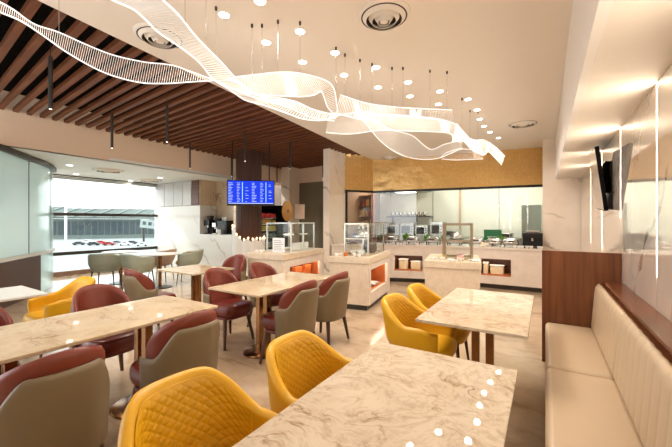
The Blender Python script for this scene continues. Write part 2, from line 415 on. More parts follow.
def cab(px0, px1, mat, label, cat='cabinet', name='wall_cabinet'):
    x0 = aty(px0, 200, YEND).x; x1 = aty(px1, 200, YEND).x
    t = thing(name, label, cat, (x0, YEND, 1.96))
    MB().box(0.004, x1-x0-.004, .0, .45, 0, LZ-1.965).build('carcass', mat, t)
    MB().box(.008, x1-x0-.008, -.02, -.001, .0, LZ-1.968).build('door', mat, t, bevel=.003)
cols = ['leftmost pale grey wall cabinet next to the window over white marble', 'second pale grey wall cabinet from the window, over white marble',
        'third pale grey wall cabinet from the window, over white marble', 'pale grey wall cabinet nearest the dark brown end panel']
xs = [155.5, 165, 174, 183, 191.7]
for i in range(4): cab(xs[i], xs[i+1], M['offwhite'], cols[i])
cab(192, 199.4, M['darkwood'], 'narrow dark brown wall cabinet at the end of the pale cabinets', 'cabinet', 'wall_cabinet')

# curved glass drum at left
drum = [(-6.3, .70), (-6.95, 1.22), (-7.6, 1.74), (-8.0, 2.03), (-8.33, 2.27), (-8.65, 2.52), (-8.93, 2.72), (-9.3, 2.93), (-9.85, 3.17)]
def smooth_pts(p, n=4):
    out = []
    for i in range(len(p)-1):
        a = p[max(i-1, 0)]; b = p[i]; c = p[i+1]; d = p[min(i+2, len(p)-1)]
        for k in range(n):
            t = k/n
            out.append(tuple(.5*((2*b[j])+(-a[j]+c[j])*t+(2*a[j]-5*b[j]+4*c[j]-d[j])*t*t+(-a[j]+3*b[j]-3*c[j]+d[j])*t**3) for j in range(len(b))))
    out.append(tuple(p[-1])); return out
dp = smooth_pts(drum, 4)
def band(pts, off, th, z0, z1):
    mb = MB(); A = []; B = []
    for i, p in enumerate(pts):
        a = Vector(pts[max(i-1, 0)]); b = Vector(pts[min(i+1, len(pts)-1)]); d = (b-a).normalized(); n = Vector((-d.y, d.x))
        q = Vector(p); A.append(q+n*(off)); B.append(q+n*(off+th))
    A, B = [(v.x, v.y) for v in A], [(v.x, v.y) for v in B]
    n = len(A); vs = [(x, y, z) for (x, y) in A+B for z in (z0, z1)]
    fs = []
    for i in range(n-1):
        a0, a1, b0, b1 = 2*i, 2*i+1, 2*(n+i), 2*(n+i)+1
        fs += [(a0, a0+2, a1+2, a1), (b0, b1, b1+2, b0+2), (a1, a1+2, b1+2, b1), (a0, b0, b0+2, a0+2)]
    fs += [(0, 1, 2*n+1, 2*n), (2*n-2, 4*n-2, 4*n-1, 2*n-1)]
    return mb.add(vs, fs)
struct('wall_curved', band(dp, 0, .05, .84, LZ-.08), M['frost'], smooth='auto')
# seams between the curved panes
wc = bpy.data.objects['wall_curved']
for k in (17, 29):
    MB().tube((dp[k][0]+.006, dp[k][1]-.008, .85), (dp[k][0]+.006, dp[k][1]-.008, LZ-.1), .011, n=8).build('pane_seam', M['darkmetal'], wc)
struct('trim_3', band(dp, -.06, .14, LZ-.10, LZ-.002), M['darkmetal'], smooth='auto')
sd = struct('wall_base', band(dp[:23], 0, .06, 0, .78), plain('brown base panel', srgb(92, 64, 50), .6), smooth='auto')
struct('wall_base', band(dp[22:], 0, .06, 0, .78), M['frost'], smooth='auto')
struct('trim_4', band(dp, -.03, .1, .78, .84), M['ceil_low'], smooth='auto')

# pillars near the buffet
struct('wall_pillar', MB().box(-4.82, -4.63, 7.1, 7.92, 0, SZ+.3), M['wallmarble'])
struct('wall_pillar', MB().box(-7.6, -7.25, 8.66, 9.37, 0, SZ+.3), M['wallmarble'])
struct('wall_fascia', MB().box(-7.25, -5.47, 9.2, 9.3, 2.8, 3.62), M['fascia'])
olive = plain('olive grey glass', srgb(118, 110, 92), .12, coat=.4, var=.12, scale=1.2)
gp = thing('glass_partition', 'tall olive grey glass partition between the two marble pillars', 'partition', (-7.25, 9.2, 0))
MB().box(.0, 1.35, 0, .03, 0, 2.8).build('glass_panel', olive, gp)
MB().box(1.37, 1.78, 0, .03, 0, 2.8).build('glass_panel', olive, gp)
MB().box(1.35, 1.37, -.01, .04, 0, 2.8).build('frame', M['darkmetal'], gp)
hb = atd(323.5, 200, 10.0)
MB().box(1.60, 1.66, -.05, -.02, 1.35, 2.5).build('door_handle', M['legwood'], gp)
struct('wall_rear', MB().box(-11.4, -5.45, 11.0, 11.1, 0, 3.62), plain('taupe rear wall', srgb(150, 130, 110), .6))
struct('wall_rear', MB().box(-11.3, -7.6, 9.3, 9.4, 0, 3.62), plain('brown rear wall', srgb(120, 104, 90), .5))

# gold wall, kitchen glass
G = [(-4.63, 7.87), (-4.15, 8.62), (-.04, 9.22)]
GB = 2.33
for i in range(2):
    a, b = Vector(G[i]), Vector(G[i+1]); d = (b-a).normalized(); n = Vector((-d.y, d.x))*.1
    struct('wall_gold', MB().prism([tuple(a), tuple(b), tuple(b+n), tuple(a+n)], GB, 3.55), M['gold'])
    struct('trim_5', MB().prism([tuple(a-n*.2), tuple(b-n*.2), tuple(b+n*.5), tuple(a+n*.5)], GB-.055, GB), M['blackgloss'])
    g = struct('window_2', MB().prism([tuple(a+n*.2), tuple(b+n*.2), tuple(b+n*.3), tuple(a+n*.3)], .9, GB-.055), M['kglass'])
a = Vector(G[0]); MB().box(a.x+.0, a.x+.05, a.y+.02, a.y+.07, .9, GB-.05).build('window_frame', M['blackgloss'], g)
# kitchen shell
kw = plain('kitchen wall cream', srgb(232, 230, 216), .35, var=.02)
wk = struct('wall_kitchen', MB().box(-6.2, .8, 11.6, 11.7, 0, 3.1), kw)
struct('wall_kitchen', MB().box(-.03, .05, 9.4, 11.6, 0, 3.1), kw)
struct('wall_kitchen', MB().box(-5.4, -5.3, 8.6, 11.6, 0, 3.1), plain('kitchen brown side', srgb(150, 110, 80), .5))
struct('ceiling', MB().box(-5.4, .1, 9.35, 11.7, 3.0, 3.1), kw)
sm_ = MB()
for px in (433, 460.5, 499): 
    p = aty(px, 200, 11.6); sm_.box(p.x-.012, p.x+.012, 11.585, 11.6, .9, 3.0)
sm_.build('panel_seam', plain('seam grey', srgb(170, 168, 158), .5), wk)
p = aty(460.5, 200, 11.4)
tag(MB().box(p.x-.03, p.x+.03, 11.3, 11.36, 0, 2.6).build('kitchen_post', plain('tan post', srgb(190, 160, 130), .5)), 'thin tan upright post in the kitchen behind the glass', 'post')
x0 = aty(521.5, 200, 11.5).x; x1 = aty(541, 200, 11.5).x
dk = struct('door_1', MB().box(x0, x1, 11.54, 11.595, 0, aty(530, 205, 11.5).z), plain('grey green door', srgb(122, 126, 116), .4, .2))
MB().box(x0+.04, x0+.06, 11.50, 11.535, 1.0, 1.5).build('door_handle', M['steel'], dk)

# ================================================================= BUFFET COUNTER
CF = [(-4.5, 7.0), (-3.9, 7.28), (-3.3, 7.55), (-2.7, 7.76), (-2.08, 7.9), (-1.4, 7.98), (-.7, 8.0), (-.06, 8.0)]
cfp = smooth_pts(CF, 3)
def cy(x):
    for (xa, ya), (xb, yb) in zip(cfp[:-1], cfp[1:]):
        if xa <= x <= xb: return ya+(yb-ya)*(x-xa)/(xb-xa)
    return cfp[0][1] if x < cfp[0][0] else cfp[-1][1]
bc = thing('buffet_counter', 'long pale stone buffet counter along the kitchen glass with open niches', 'counter', (-4.5, 7.0, 0))
loc = Vector((-4.5, 7.0, 0))
def strip(x0, x1, d0, d1, z0, z1, name, mat, par=bc, off=loc):
    n = max(2, int((x1-x0)/.15)); F = []; B = []
    for i in range(n+1):
        x = x0+(x1-x0)*i/n; F.append((x-off.x, cy(x)+d0-off.y)); B.append((x-off.x, cy(x)+d1-off.y))
    return MB().prism(F+B[::-1], z0, z1).build(name, mat, par)
# niche extents
def xat(px, y0=7.9):
    x = aty(px, 262, y0).x
    for _ in range(6): x = aty(px, 262, cy(x)).x
    return x
n1 = (xat(394), xat(422.5)); n2 = (xat(481), xat(511))
segs = [(-4.5, n1[0]), (n1[1], n2[0]), (n2[1], -.06)]
strip(-4.5, -.06, -.03, .85, .86, .90, 'worktop', M['counterstone'])
strip(-4.5, -.06, 0, .05, .645, .86, 'front_panel', M['counterstone'])
for a, b in segs: strip(a, b, 0, .05, .10, .68, 'front_panel', M['counterstone'])
for a, b in (n1, n2): strip(a, b, 0, .05, .10, .28, 'front_panel', M['counterstone'])
strip(-4.5, -.06, .06, .12, 0, .10, 'plinth', M['darkmetal'])
for a, b in (n1, n2):
    strip(a, b, .0, .45, .28, .30, 'shelf', M['tan']); strip(a-.02, b+.02, .45, .5, .28, .7, 'back_panel', M['darkwood'])
    strip(a, b, .05, .45, .665, .68, 'shelf', M['darkwood'])
    for q in (a-.015, b): strip(q, q+.015, .05, .45, .29, .68, 'side_panel', M['darkwood'])

for a, b in (n1, n2): strip(a+.02, b-.02, .06, .075, .655, .664, 'niche_light', M['led'])
def bread_basket(px, w, h, label):
    x = xat(px); t = thing('basket', label, 'basket', (x, cy(x)+.2, .302))
    mb = MB(); cushion(mb, (0, 0), w/2, .1, 0, h*.85, 5); mb.build('body', M['basket'], t, smooth='auto')
    mb = MB(); cushion(mb, (0, 0), w/2+.01, .11, h*.85, h, 5); mb.build('lid', M['white'], t, smooth='auto')
bread_basket(400.5, .2, .25, 'taller cream basket at the left of the left counter niche')
bread_basket(414, .26, .20, 'lower wider cream basket at the right of the left counter niche')
bread_basket(484.5, .1, .25, 'narrow cream basket at the left of the right counter niche')
bread_basket(496, .28, .2, 'wide cream basket in the middle of the right counter niche')

# ================================================================= ISLANDS
def island(name_label, corners, h, niche, nlabel_mat):
    """corners: near-left, near-right, far-right, far-left in world plan"""
    nl, nr, fr_, fl = [Vector(c) for c in corners]
    d = (fr_-nr); ang = math.atan2(d.y, d.x)-PI/2
    w = (nr-nl).length; l = d.length
    t = thing('serving_island', name_label, 'counter', (nr.x, nr.y, 0), ang)
    # local: near right corner at origin, x to -w (left), y to l
    MB().box(-w-.02, .02, -.02, l+.02, h-.10, h).build('worktop', M['travertine'], t, bevel=.004)
    MB().box(-w, 0, 0, .05, .09, h-.1).build('front_panel', M['travertine'], t)
    MB().box(-w, 0, l-.05, l, .09, h-.1).build('rear_panel', M['travertine'], t)
    MB().box(-w, -w+.05, .05, l-.05, .09, h-.1).build('side_panel', M['travertine'], t)
    y0, y1, z0, z1 = niche
    s = MB().box(-.05, 0, .05, y0, .09, h-.1).box(-.05, 0, y1, l-.05, .09, h-.1).box(-.05, 0, y0, y1, .09, z0).box(-.05, 0, y0, y1, z1, h-.1)
    s.build('side_panel', M['counterstone'], t)  # same stone as the front; paler colour stands in for light on this side
    nb = MB().box(-.5, -.05, y0, y1, z0-.02, z0).box(-.5, -.05, y0, y1, z1, z1+.02).box(-.5, -.05, y0-.02, y0, z0, z1).box(-.5, -.05, y1, y1+.02, z0, z1).box(-.52, -.5, y0-.02, y1+.02, z0-.02, z1+.02)
    nb.build('niche_lining', nlabel_mat, t)
    MB().box(-.075, -.06, y0+.02, y1-.02, z1-.012, z1-.002).build('niche_light', M['led'], t)
    MB().box(-w+.05, -.05, .04, l-.04, 0, .09).build('plinth', M['darkmetal'], t)
    return t, w, l
i1, w1, l1 = island('left serving island with the long two tier glass case', [(-4.52, 4.26), (-3.77, 4.33), (-3.93, 5.80), (-4.68, 5.72)], .9, (.22, 1.32, .34, .66), M['tan'])
i2, w2, l2 = island('middle serving island with steel cloche and plates in its side niche', [(-3.10, 4.72), (-2.42, 4.88), (-2.66, 6.3), (-3.34, 6.14)], .87, (.12, 1.25, .28, .66), M['tan'])
i3, w3, l3 = island('right serving island carrying the jelly bowls', [(-1.53, 4.96), (-.79, 5.14), (-1.02, 6.3), (-1.76, 6.12)], .87, (.15, 1.0, .28, .64), M['tan'])

def L2W(t, v):
    a = t.rotation_euler.z; c, s = math.cos(a), math.sin(a)
    return Vector((t.location.x+v[0]*c-v[1]*s, t.location.y+v[0]*s+v[1]*c, t.location.z+(v[2] if len(v) > 2 else 0)))
def case(isl, x0, x1, y0, y1, z0, z1, shelves, label, frame, r=.012, postmid=True):
    o = L2W(isl, (x1, y0, 0)); t = thing('display_case', label, 'display case', (o.x, o.y, z0+.001), isl.rotation_euler.z)
    w, l, h = x1-x0, y1-y0, z1-z0
    mb = MB()
    pts = [(-w, 0), (0, 0), (0, l), (-w, l)]
    for a, b in pts: mb.box(a-r, a+r, b-r, b+r, 0, h)
    if postmid: mb.box(-r, r, l/2-r, l/2+r, 0, h)
    for z in (h-r, r):
        mb.box(-w, 0, -r, r, z-r, z+r).box(-w, 0, l-r, l+r, z-r, z+r).box(-w-r, -w+r, 0, l, z-r, z+r).box(-r, r, 0, l, z-r, z+r)
    if not postmid: mb.box(-w, 0, -r, r, h*.52-r*.7, h*.52+r*.7)
    mb.build('frame', frame, t)
    g = MB().box(-w, 0, -.003, .003, .03, h-.03); g.build('glass_pane', M['glass'], t)
    MB().box(-.003, .003, 0.01, l-.01, .03, h-.03).build('glass_pane', M['glass'], t)
    MB().box(-w-.003, -w+.003, 0.01, l-.01, .03, h-.03).build('glass_pane', M['glass'], t)
    MB().box(-w+.005, -.005, .01, l-.01, h-.006, h).build('glass_top', M['glass'], t)
    for z in shelves: MB().box(-w+.02, -.02, .02, l-.02, z-z0-.006, z-z0+.006).build('shelf', M['glass'], t)
    return t
wf = plain('white metal frame', srgb(206, 210, 206), .3, .3)
c1 = case(i1, -.66, -.12, .44, 1.28, .9, 1.44, [1.19], 'long two tier glass display case on the left island', wf, .013)
c2 = case(i2, -.5, -.08, .22, 1.25, .87, 1.43, [1.16], 'tall glass case over the cloche on the middle island', M['steelframe'], .012, False)
c3 = case(i3, -.51, -.1, .30, .75, .87, 1.43, [1.17], 'steel framed glass sneeze guard on the right island', M['steelframe'], .017, False)

# crockery -----------------------------------------------------------------
def plate_mb(r=.1, h=.02): return MB().lathe([(r*.55, 0), (r*.7, .004), (r, h), (r*.98, h+.002), (r*.66, .008), (.001, .007)], n=24)
def bowl_mb(r=.06, h=.06): return MB().lathe([(r*.45, 0), (r*.8, h*.35), (r, h), (r*.95, h), (r*.72, h*.4), (.001, h*.15)], n=20)
def single(mb, name, mat, pos, rz, label, cat, group=None, smooth='auto'):
    o = mb.build(name, mat, smooth=smooth); o.location = pos; o.rotation_euler = (0, 0, rz)
    return tag(o, label, cat, group)
def on(isl, x, y, z): return L2W(isl, (x, y, z))
# cloche on middle case shelf
def cloche(pos, r, label):
    t = thing('cloche', label, 'cloche', pos)
    MB().lathe([(r*1.18, 0), (r*1.22, .008), (r*1.18, .016), (.01, .017)], n=32).build('tray', M['darkmetal'], t, smooth='auto')
    MB().lathe([(r, .018), (r*.99, .05), (r*.9, r*.5), (r*.68, r*.78), (r*.4, r*.93), (.02, r)], n=32).build('dome', M['steel'], t, smooth='auto')
    MB().lathe([(.012, r-.005), (.012, r+.012), (.024, r+.022), (.02, r+.036), (.004, r+.042)], n=16).build('knob', M['darkmetal'], t, smooth='auto')
cloche(on(i2, -.29, .48, 1.168), .165, 'polished steel dome cloche on the shelf of the middle glass case')
t = thing('soup_kettle', 'round dark soup kettle under the shelf of the middle glass case', 'kettle', on(i2, -.25, .90, .873))
MB().lathe([(.08, 0), (.12, .03), (.135, .09), (.12, .17), (.115, .175)], n=28).build('body', M['darkmetal'], t, smooth='auto')
MB().lathe([(.118, .177), (.1, .2), (.02, .21)], n=28).build('lid', M['steel'], t, smooth='auto')
MB().lathe([(.012, .211), (.02, .225), (.004, .235)], n=12).build('knob', M['blackgloss'], t, smooth='auto')
single(MB().lathe([(.03, 0), (.034, .01), (.034, .06), (.028, .07), (.001, .07)], n=16), 'jar', plain('amber jam', srgb(200, 110, 40), .3), on(i2, -.44, .10, .871), 0, 'small amber jar near the front edge of the middle island', 'jar')
for i, (x, y) in enumerate([(-.6, .08), (-.54, .14), (-.28, .12), (-.2, .09)]):
    single(bowl_mb(.04, .045), 'bowl', M['white'], on(i2, x, y, .871), 0, 'small white bowl on the front of the middle island', 'bowl', 'bowls at the front of the middle island')
for i, (x, y) in enumerate([(-.4, .38), (-.25, .36), (-.38, .62)]):
    single(bowl_mb(.065, .08), 'bowl', M['glass'] if 0 else M['white'], on(i2, x, y, .871), 0, 'white bowl under the glass case of the middle island', 'bowl', 'bowls inside the middle case')
# plates in middle niche
k = 0
for y in (.42, .72, .95):
    for j in range(3 if y < .9 else 2):
        single(plate_mb(.11, .02), 'plate', M['white'], on(i2, -.2, y, .281+j*.012), 0, 'white plate stacked in the lit side niche of the middle island', 'plate', 'plates in the middle island niche')
single(bowl_mb(.08, .09), 'bowl', M['white'], on(i2, -.12, .24, .281), 0, 'deep white bowl nearest the camera in the middle island niche', 'bowl')
# orange leather folders in left niche
for i, y in enumerate((.72, 1.08)):
    o = MB().box(-.04, .04, -.14, .14, 0, .26).build('menu_folder', plain('orange leather', srgb(206, 110, 46), .5), None, bevel=.006)
    o.location = on(i1, -.2, y, .342); o.rotation_euler = (0, .12, i1.rotation_euler.z+.1)
    tag(o, ('left' if i == 0 else 'right')+' orange leather holder standing in the left island niche', 'holder')
# left case: shelf goods
for i, (x, y, z) in enumerate([(-.3, .6, 1.197), (-.42, .85, 1.197), (-.25, 1.08, 1.197), (-.46, 1.1, .926), (-.46, .85, .926), (-.46, .6, .926)]):
    single(plate_mb(.1, .02), 'plate', M['white'], on(i1, x, y, z), 0, ('white plate on the upper shelf of the left glass case' if z > 1 else 'white plate on the floor of the left glass case'), 'plate', 'plates in the left glass case, '+('upper' if z > 1 else 'lower'))
paper = plain('white paper', srgb(238, 238, 240), .6)
o = MB().box(-.12, .12, 0, .012, 0, .26).build('menu_card', paper, bevel=.002); o.location = on(i1, -.30, .30, .901); o.rotation_euler = (0, 0, i1.rotation_euler.z+.15)
tag(o, 'white upright card standing at the front of the left glass case', 'sign')
mbp = MB()
for q in range(6): mbp.box(-.09, .09-.02*(q % 3), -.0015, -.0003, .04+.033*q, .048+.033*q)
mbp.build('print', plain('grey print', srgb(120, 120, 126), .6), o)
for i, (x, y) in enumerate([(-.62, .1), (-.55, .16), (-.5, .07)]):
    single(bowl_mb(.04, .05), 'bowl', M['white'], on(i1, x, y, .901), 0, 'small white bowl on the front left corner of the left island', 'bowl', 'bowls at the front of the left island')
o = MB().box(-.03, .03, -.3, .3, 0, .12).build('card_row', paper, None, bevel=.004); o.location = on(i1, -.2, .85, .914+.0); o.rotation_euler = (0, 0, i1.rotation_euler.z)
o.location = on(i1, -.22, .88, .926); tag(o, 'long low white box on the floor of the left glass case', 'box')
# right island bowls
for (x, y, col, nm) in ((-.53, .17, (222, 176, 40), 'yellow'), (-.26, .15, (206, 40, 52), 'red'), (-.27, .52, (220, 70, 120), 'pink')):
    z = .871 if y < .3 else .875
    t = thing('dessert_bowl', 'glass bowl of %s dessert on the right island' % nm, 'bowl', on(i3, x, y, z))
    bowl_mb(.06, .055).build('bowl', M['white'], t, smooth='auto')
    MB().lathe([(.04, .03), (.055, .052), (.04, .062), (.001, .066)], n=20).build('dessert', plain(nm+' jelly', srgb(*col), .25), t, smooth='auto')
for i, (x, y) in enumerate([(-.4, .2), (-.1, .2), (-.66, .25), (-.05, .1), (-.38, .07)]):
    single(plate_mb(.055, .015), 'saucer', M['white'], on(i3, x, y, .871), 0, 'small white saucer on the right island', 'saucer', 'saucers on the right island')
t = thing('glass_dome', 'clear glass dome on the upper shelf of the right island guard', 'glass dome', on(i3, -.33, .52, 1.178))
MB().lathe([(.10, 0), (.11, .006), (.1, .012), (.01, .013)], n=24).build('tray', M['darkmetal'], t, smooth='auto')
MB().lathe([(.085, .014), (.085, .05), (.06, .09), (.02, .105), (.01, .108)], n=24).build('dome', M['steel'], t, smooth='auto')

# counter-top chafing dishes, plants, cups -----------------------------------
def chafer(px, label, w=.32, dd=.27):
    x = xat(px); t = thing('chafing_dish', label, 'chafing dish', (x, cy(x)+dd, .901))
    mb = MB()
    for sx in (-1, 1):
        for sy in (-1, 1): mb.box(sx*w*.42-.01, sx*w*.42+.01, sy*.1-.01, sy*.1+.01, 0, .07)
    mb.build('stand', M['darkmetal'], t)
    mb = MB(); cushion(mb, (0, 0), w/2, .14, .06, .12, 5); mb.build('pan', M['steel'], t, smooth='auto')
    mb = MB(); mb.lathe([(1, 0), (.98, .02), (.8, .05), (.4, .065), (.02, .07)], (0, 0, .125), 28, w/2*.97, .135, 5); mb.build('lid', M['steel'], t, smooth='auto')
    MB().box(-.06, .06, -.155, -.14, .13, .145).build('handle', M['darkmetal'], t)
names = ['first', 'second', 'third', 'fourth', 'fifth', 'sixth', 'seventh']
for i, px in enumerate((388, 409, 430, 452, 475, 493, 510)):
    chafer(px, '%s steel chafing dish from the left on the buffet counter' % names[i])
def potted(px, dd, label, h=.22):
    x = xat(px); t = thing('potted_plant', label, 'plant', (x, cy(x)+dd, .901))
    MB().lathe([(.035, 0), (.05, .07), (.045, .07), (.001, .065)], n=16).build('pot', M['white'], t, smooth='auto')
    mb = MB(); rr = random.Random(int(px))
    for i in range(70):
        a = rr.uniform(0, 2*PI); tl = rr.uniform(.15, .85); L = rr.uniform(.6, 1)*h
        p0 = Vector((rr.uniform(-.03, .03), rr.uniform(-.03, .03), .06)); dv = Vector((math.cos(a)*tl*.55, math.sin(a)*tl*.55, 1)).normalized()
        s = Vector((-math.sin(a), math.cos(a), 0))*.008
        m1 = p0+dv*L*.6; m2 = p0+dv*L+Vector((math.cos(a), math.sin(a), 0))*.02
        mb.add([p0, m1-s, m2, m1+s], [(0, 1, 2, 3)])
    mb.build('foliage', M['plant'], t)
potted(399, .45, 'bright green potted plant on the counter behind the leftmost chafing dishes', .25)
potted(420.5, .45, 'bright green potted plant between second and third chafing dishes')
potted(439, .42, 'green potted plant partly behind the right island guard')
potted(499, .48, 'bright green potted plant in front of the green sign on the counter')
sx = xat(489); t = thing('counter_sign', 'green rectangular sign standing on the buffet counter', 'sign', (sx, cy(sx)+.6, .901))
MB().box(-.19, .19, 0, .015, .12, .37).build('board', M['greensign'], t, bevel=.004)
MB().box(-.02, .02, .003, .012, 0, .12).box(-.08, .08, -.03, .05, 0, .01).build('stand', M['darkmetal'], t)
mb = MB()
for i in range(3): mb.box(-.12+.02*i, .12-.02*i, -.003, -.0005, .20-.03*i, .208-.03*i)
mb.build('print', M['white'], t)
x = xat(533); t = thing('coffee_machine', 'black coffee machine at the right end of the buffet counter', 'coffee machine', (x, cy(x)+.25, .901), 0)
MB().box(-.20, .17, -.16, .2, 0, .03).box(-.20, .17, .02, .2, .03, .3).box(-.2, .17, -.15, .2, .22, .32).build('body', M['blackgloss'], t, bevel=.01)
MB().box(-.14, .11, -.12, .15, .322, .37).build('hopper', M['steel'], t, bevel=.01)
MB().tube((-.02, -.08, .21), (-.02, -.08, .15), .02).build('spout', M['steel'], t)
for i, (px, dd) in enumerate([(515, .08), (518.5, .14), (522, .09), (527, .05), (531, .07), (539, .05), (541, .04), (393, .1), (397, .08), (404, .1), (416, .1), (424, .08), (485, .1), (489, .1), (502, .09)]):
    dd = min(dd, .05); x = xat(px); single(bowl_mb(.04, .05), 'bowl', M['white'], (x, cy(x)+dd, .901), 0, 'small white bowl along the front edge of the buffet counter', 'bowl', 'small bowls along the buffet counter edge')
t = thing('paper_towel_rack', 'short wooden bread board rack between fifth and sixth chafing dishes', 'rack', (xat(484), cy(-1)+.07, .901))
MB().box(-.08, .08, 0, .04, 0, .09).build('body', M['basket'], t, bevel=.01)
t.name = 'bread_rack'
x = xat(350); t = thing('wooden_tray', 'dark brown wooden box at the far left of the counter by the pillar', 'box', (-4.15, 7.62, .901), .4)
MB().box(-.18, .18, -.1, .1, 0, .09).build('body', M['darkwood'], t, bevel=.005)

# kitchen equipment ------------------------------------------------------------
def kx(px, y): return aty(px, 230, y).x
bench = MB().box(-5.0, -.2, 10.55, 11.25, .86, .90).box(-4.9, -.3, 10.6, 11.2, .12, .86)
t = thing('kitchen_bench', 'long steel work bench inside the kitchen behind the glass', 'bench', (-5, 10.55, 0))
MB().box(0, 4.8, 0, .7, .96, 1.0).build('worktop', M['steel'], t); MB().box(.05, 4.75, .05, .65, 0, .96).build('cabinet_body', M['steel'], t)
def appliance(px0, px1, py0, label, name, d=.5, y=10.62, mat='steel'):
    x0, x1 = kx(px0, y), kx(px1, y); z1 = aty(px0, py0, y).z; h = z1-1.0
    t = thing(name, label, 'appliance', ((x0+x1)/2, y, 1.001)); w = (x1-x0)/2-.01
    MB().box(-w, w, .0, d, 0, h).build('body', M[mat], t, bevel=.008)
    MB().box(-w*.8, w*.45, -.012, -.001, h*.18, h*.78).build('door', M['blackgloss'], t, bevel=.003)
    MB().tube((-w*.75, -.035, h*.84), (w*.4, -.035, h*.84), .01).build('handle', M['steel'], t)
    mb = MB()
    for i in range(3): mb.tube((w*.72, -.001, h*(.3+.2*i)), (w*.72, -.02, h*(.3+.2*i)), .018, n=10)
    mb.build('knob', M['darkmetal'], t)
appliance(386, 399, 224, 'leftmost steel oven on the kitchen bench', 'oven')
appliance(400, 414, 223, 'second steel oven from the left on the kitchen bench', 'oven')
appliance(415, 428, 225, 'third steel oven from the left on the kitchen bench', 'oven')
appliance(430, 443, 222, 'steel kitchen machine left of the tan post behind the glass', 'oven')
appliance(444, 458, 230, 'low steel machine just left of the tan kitchen post', 'oven')
appliance(500, 513, 233, 'low steel machine right of the green sign inside the kitchen', 'oven')
t = thing('wall_shelf', 'dark kitchen shelf above the steel ovens', 'shelf', (kx(386, 11.2), 11.25, 1.62))
MB().box(0, kx(430, 11.2)-kx(386, 11.2), 0, .33, 0, .04).build('board', M['darkmetal'], t)
MB().box(.1, .14, .28, .33, -.18, 0).box(1.0, 1.04, .28, .33, -.18, 0).build('bracket', M['darkmetal'], t)
for i in range(9):
    single(MB().lathe([(.05, 0), (.055, .01), (.055, .12), (.04, .14), (.001, .142)], n=14), 'canister', M['steel'], (kx(392+i*4.0, 11.35), 11.4, 1.661), 0, 'small steel canister on the dark kitchen shelf', 'canister', 'canisters on the kitchen shelf')
t = thing('extractor_hood', 'grey green extractor hood under the kitchen ceiling', 'hood', (kx(374, 10.6), 10.5, 2.46))
MB().box(0, kx(424, 10.6)-kx(374, 10.6), 0, .9, 0, .16).build('canopy', plain('hood green grey', srgb(120, 134, 118), .3, .5), t, bevel=.01)
MB().box(.7, 1.2, .2, .7, .16, .54).build('duct', M['steel'], t)
MB().box(.75, 1.35, .2, .6, -.012, -.001).build('light_panel', M['lamp'].copy(), t)
lp = bpy.data.materials['downlight glow.001']; lp.node_tree.nodes['Emission'].inputs[1].default_value = 4
# red brown shelving at left
t = thing('spice_shelving', 'red and brown open shelving at the left inside the kitchen', 'shelving', (kx(351, 9.9), 9.9, 0))
W = kx(371, 9.9)-kx(351, 9.9)
mb = MB().box(0, .03, 0, .35, 0, 2.35).box(W-.03, W, 0, .35, 0, 2.35).box(0, W, .33, .35, 0, 2.35)
for z in (.9, 1.25, 1.6, 1.95, 2.3): mb.box(0, W, 0, .34, z, z+.03)
mb.build('frame', plain('brown shelving', srgb(120, 70, 48), .5), t)
rr = random.Random(3)
for z in (.93, 1.28, 1.63, 1.98):
    x = .05
    while x < W-.16:
        h = rr.uniform(.14, .26); w = rr.uniform(.07, .12); c = rr.choice([(176, 60, 40), (150, 40, 34), (206, 150, 90), (220, 190, 140), (120, 60, 40)])
        o = MB().box(-w/2, w/2, 0, .2, 0, h).build('package', plain('package colour', srgb(*c), .5), bevel=.006)
        o.location = (t.location.x+x+w/2, 9.98, z+.001); tag(o, 'boxed package on the red brown kitchen shelving', 'package', 'packages on the kitchen shelving'); x += w+.015
t = thing('vase', 'tall tan jar standing inside the kitchen left of the ovens', 'vase', (kx(361, 9.3), 9.3, 1.0))
MB().lathe([(.07, 0), (.1, .05), (.1, .28), (.05, .36), (.045, .42), (.001, .42)], n=20).build('body', M['basket'], t, smooth='auto')
MB().lathe([(.055, .421), (.05, .46), (.001, .47)], n=20).build('lid', plain('jar lid brown', srgb(140, 90, 50), .5), t, smooth='auto')
t2 = thing('side_stand', 'steel stand under the tan jar inside the kitchen', 'stand', (kx(361, 9.3), 9.3, 0))
MB().box(-.2, .2, -.15, .15, .95, 1.0).build('worktop', M['steel'], t2)
for sx in (-1, 1):
    for sy in (-1, 1): MB().box(sx*.18-.015, sx*.18+.015, sy*.13-.015, sy*.13+.015, 0, .95).build('leg', M['steel'], t2)

# ================================================================= COLUMN, COFFEE NICHE, BOARD, FRIDGE
cc = atz(249.5, 279, 0)
ccx, ccy = cc.x-.30, cc.y+.26
cl = struct('column_1', MB().tube((ccx, ccy, 0), (ccx, ccy, 3.5), .31, n=40), M['colwood'])
for i in range(40):
    a = 2*PI*i/40; cxx, cyy = ccx+.315*math.cos(a), ccy+.315*math.sin(a)
    MB().tube((cxx, cyy, 0), (cxx, cyy, 3.5), .018, n=6).build('flute', M['colwood'], cl)
cl.name = 'trim_6'
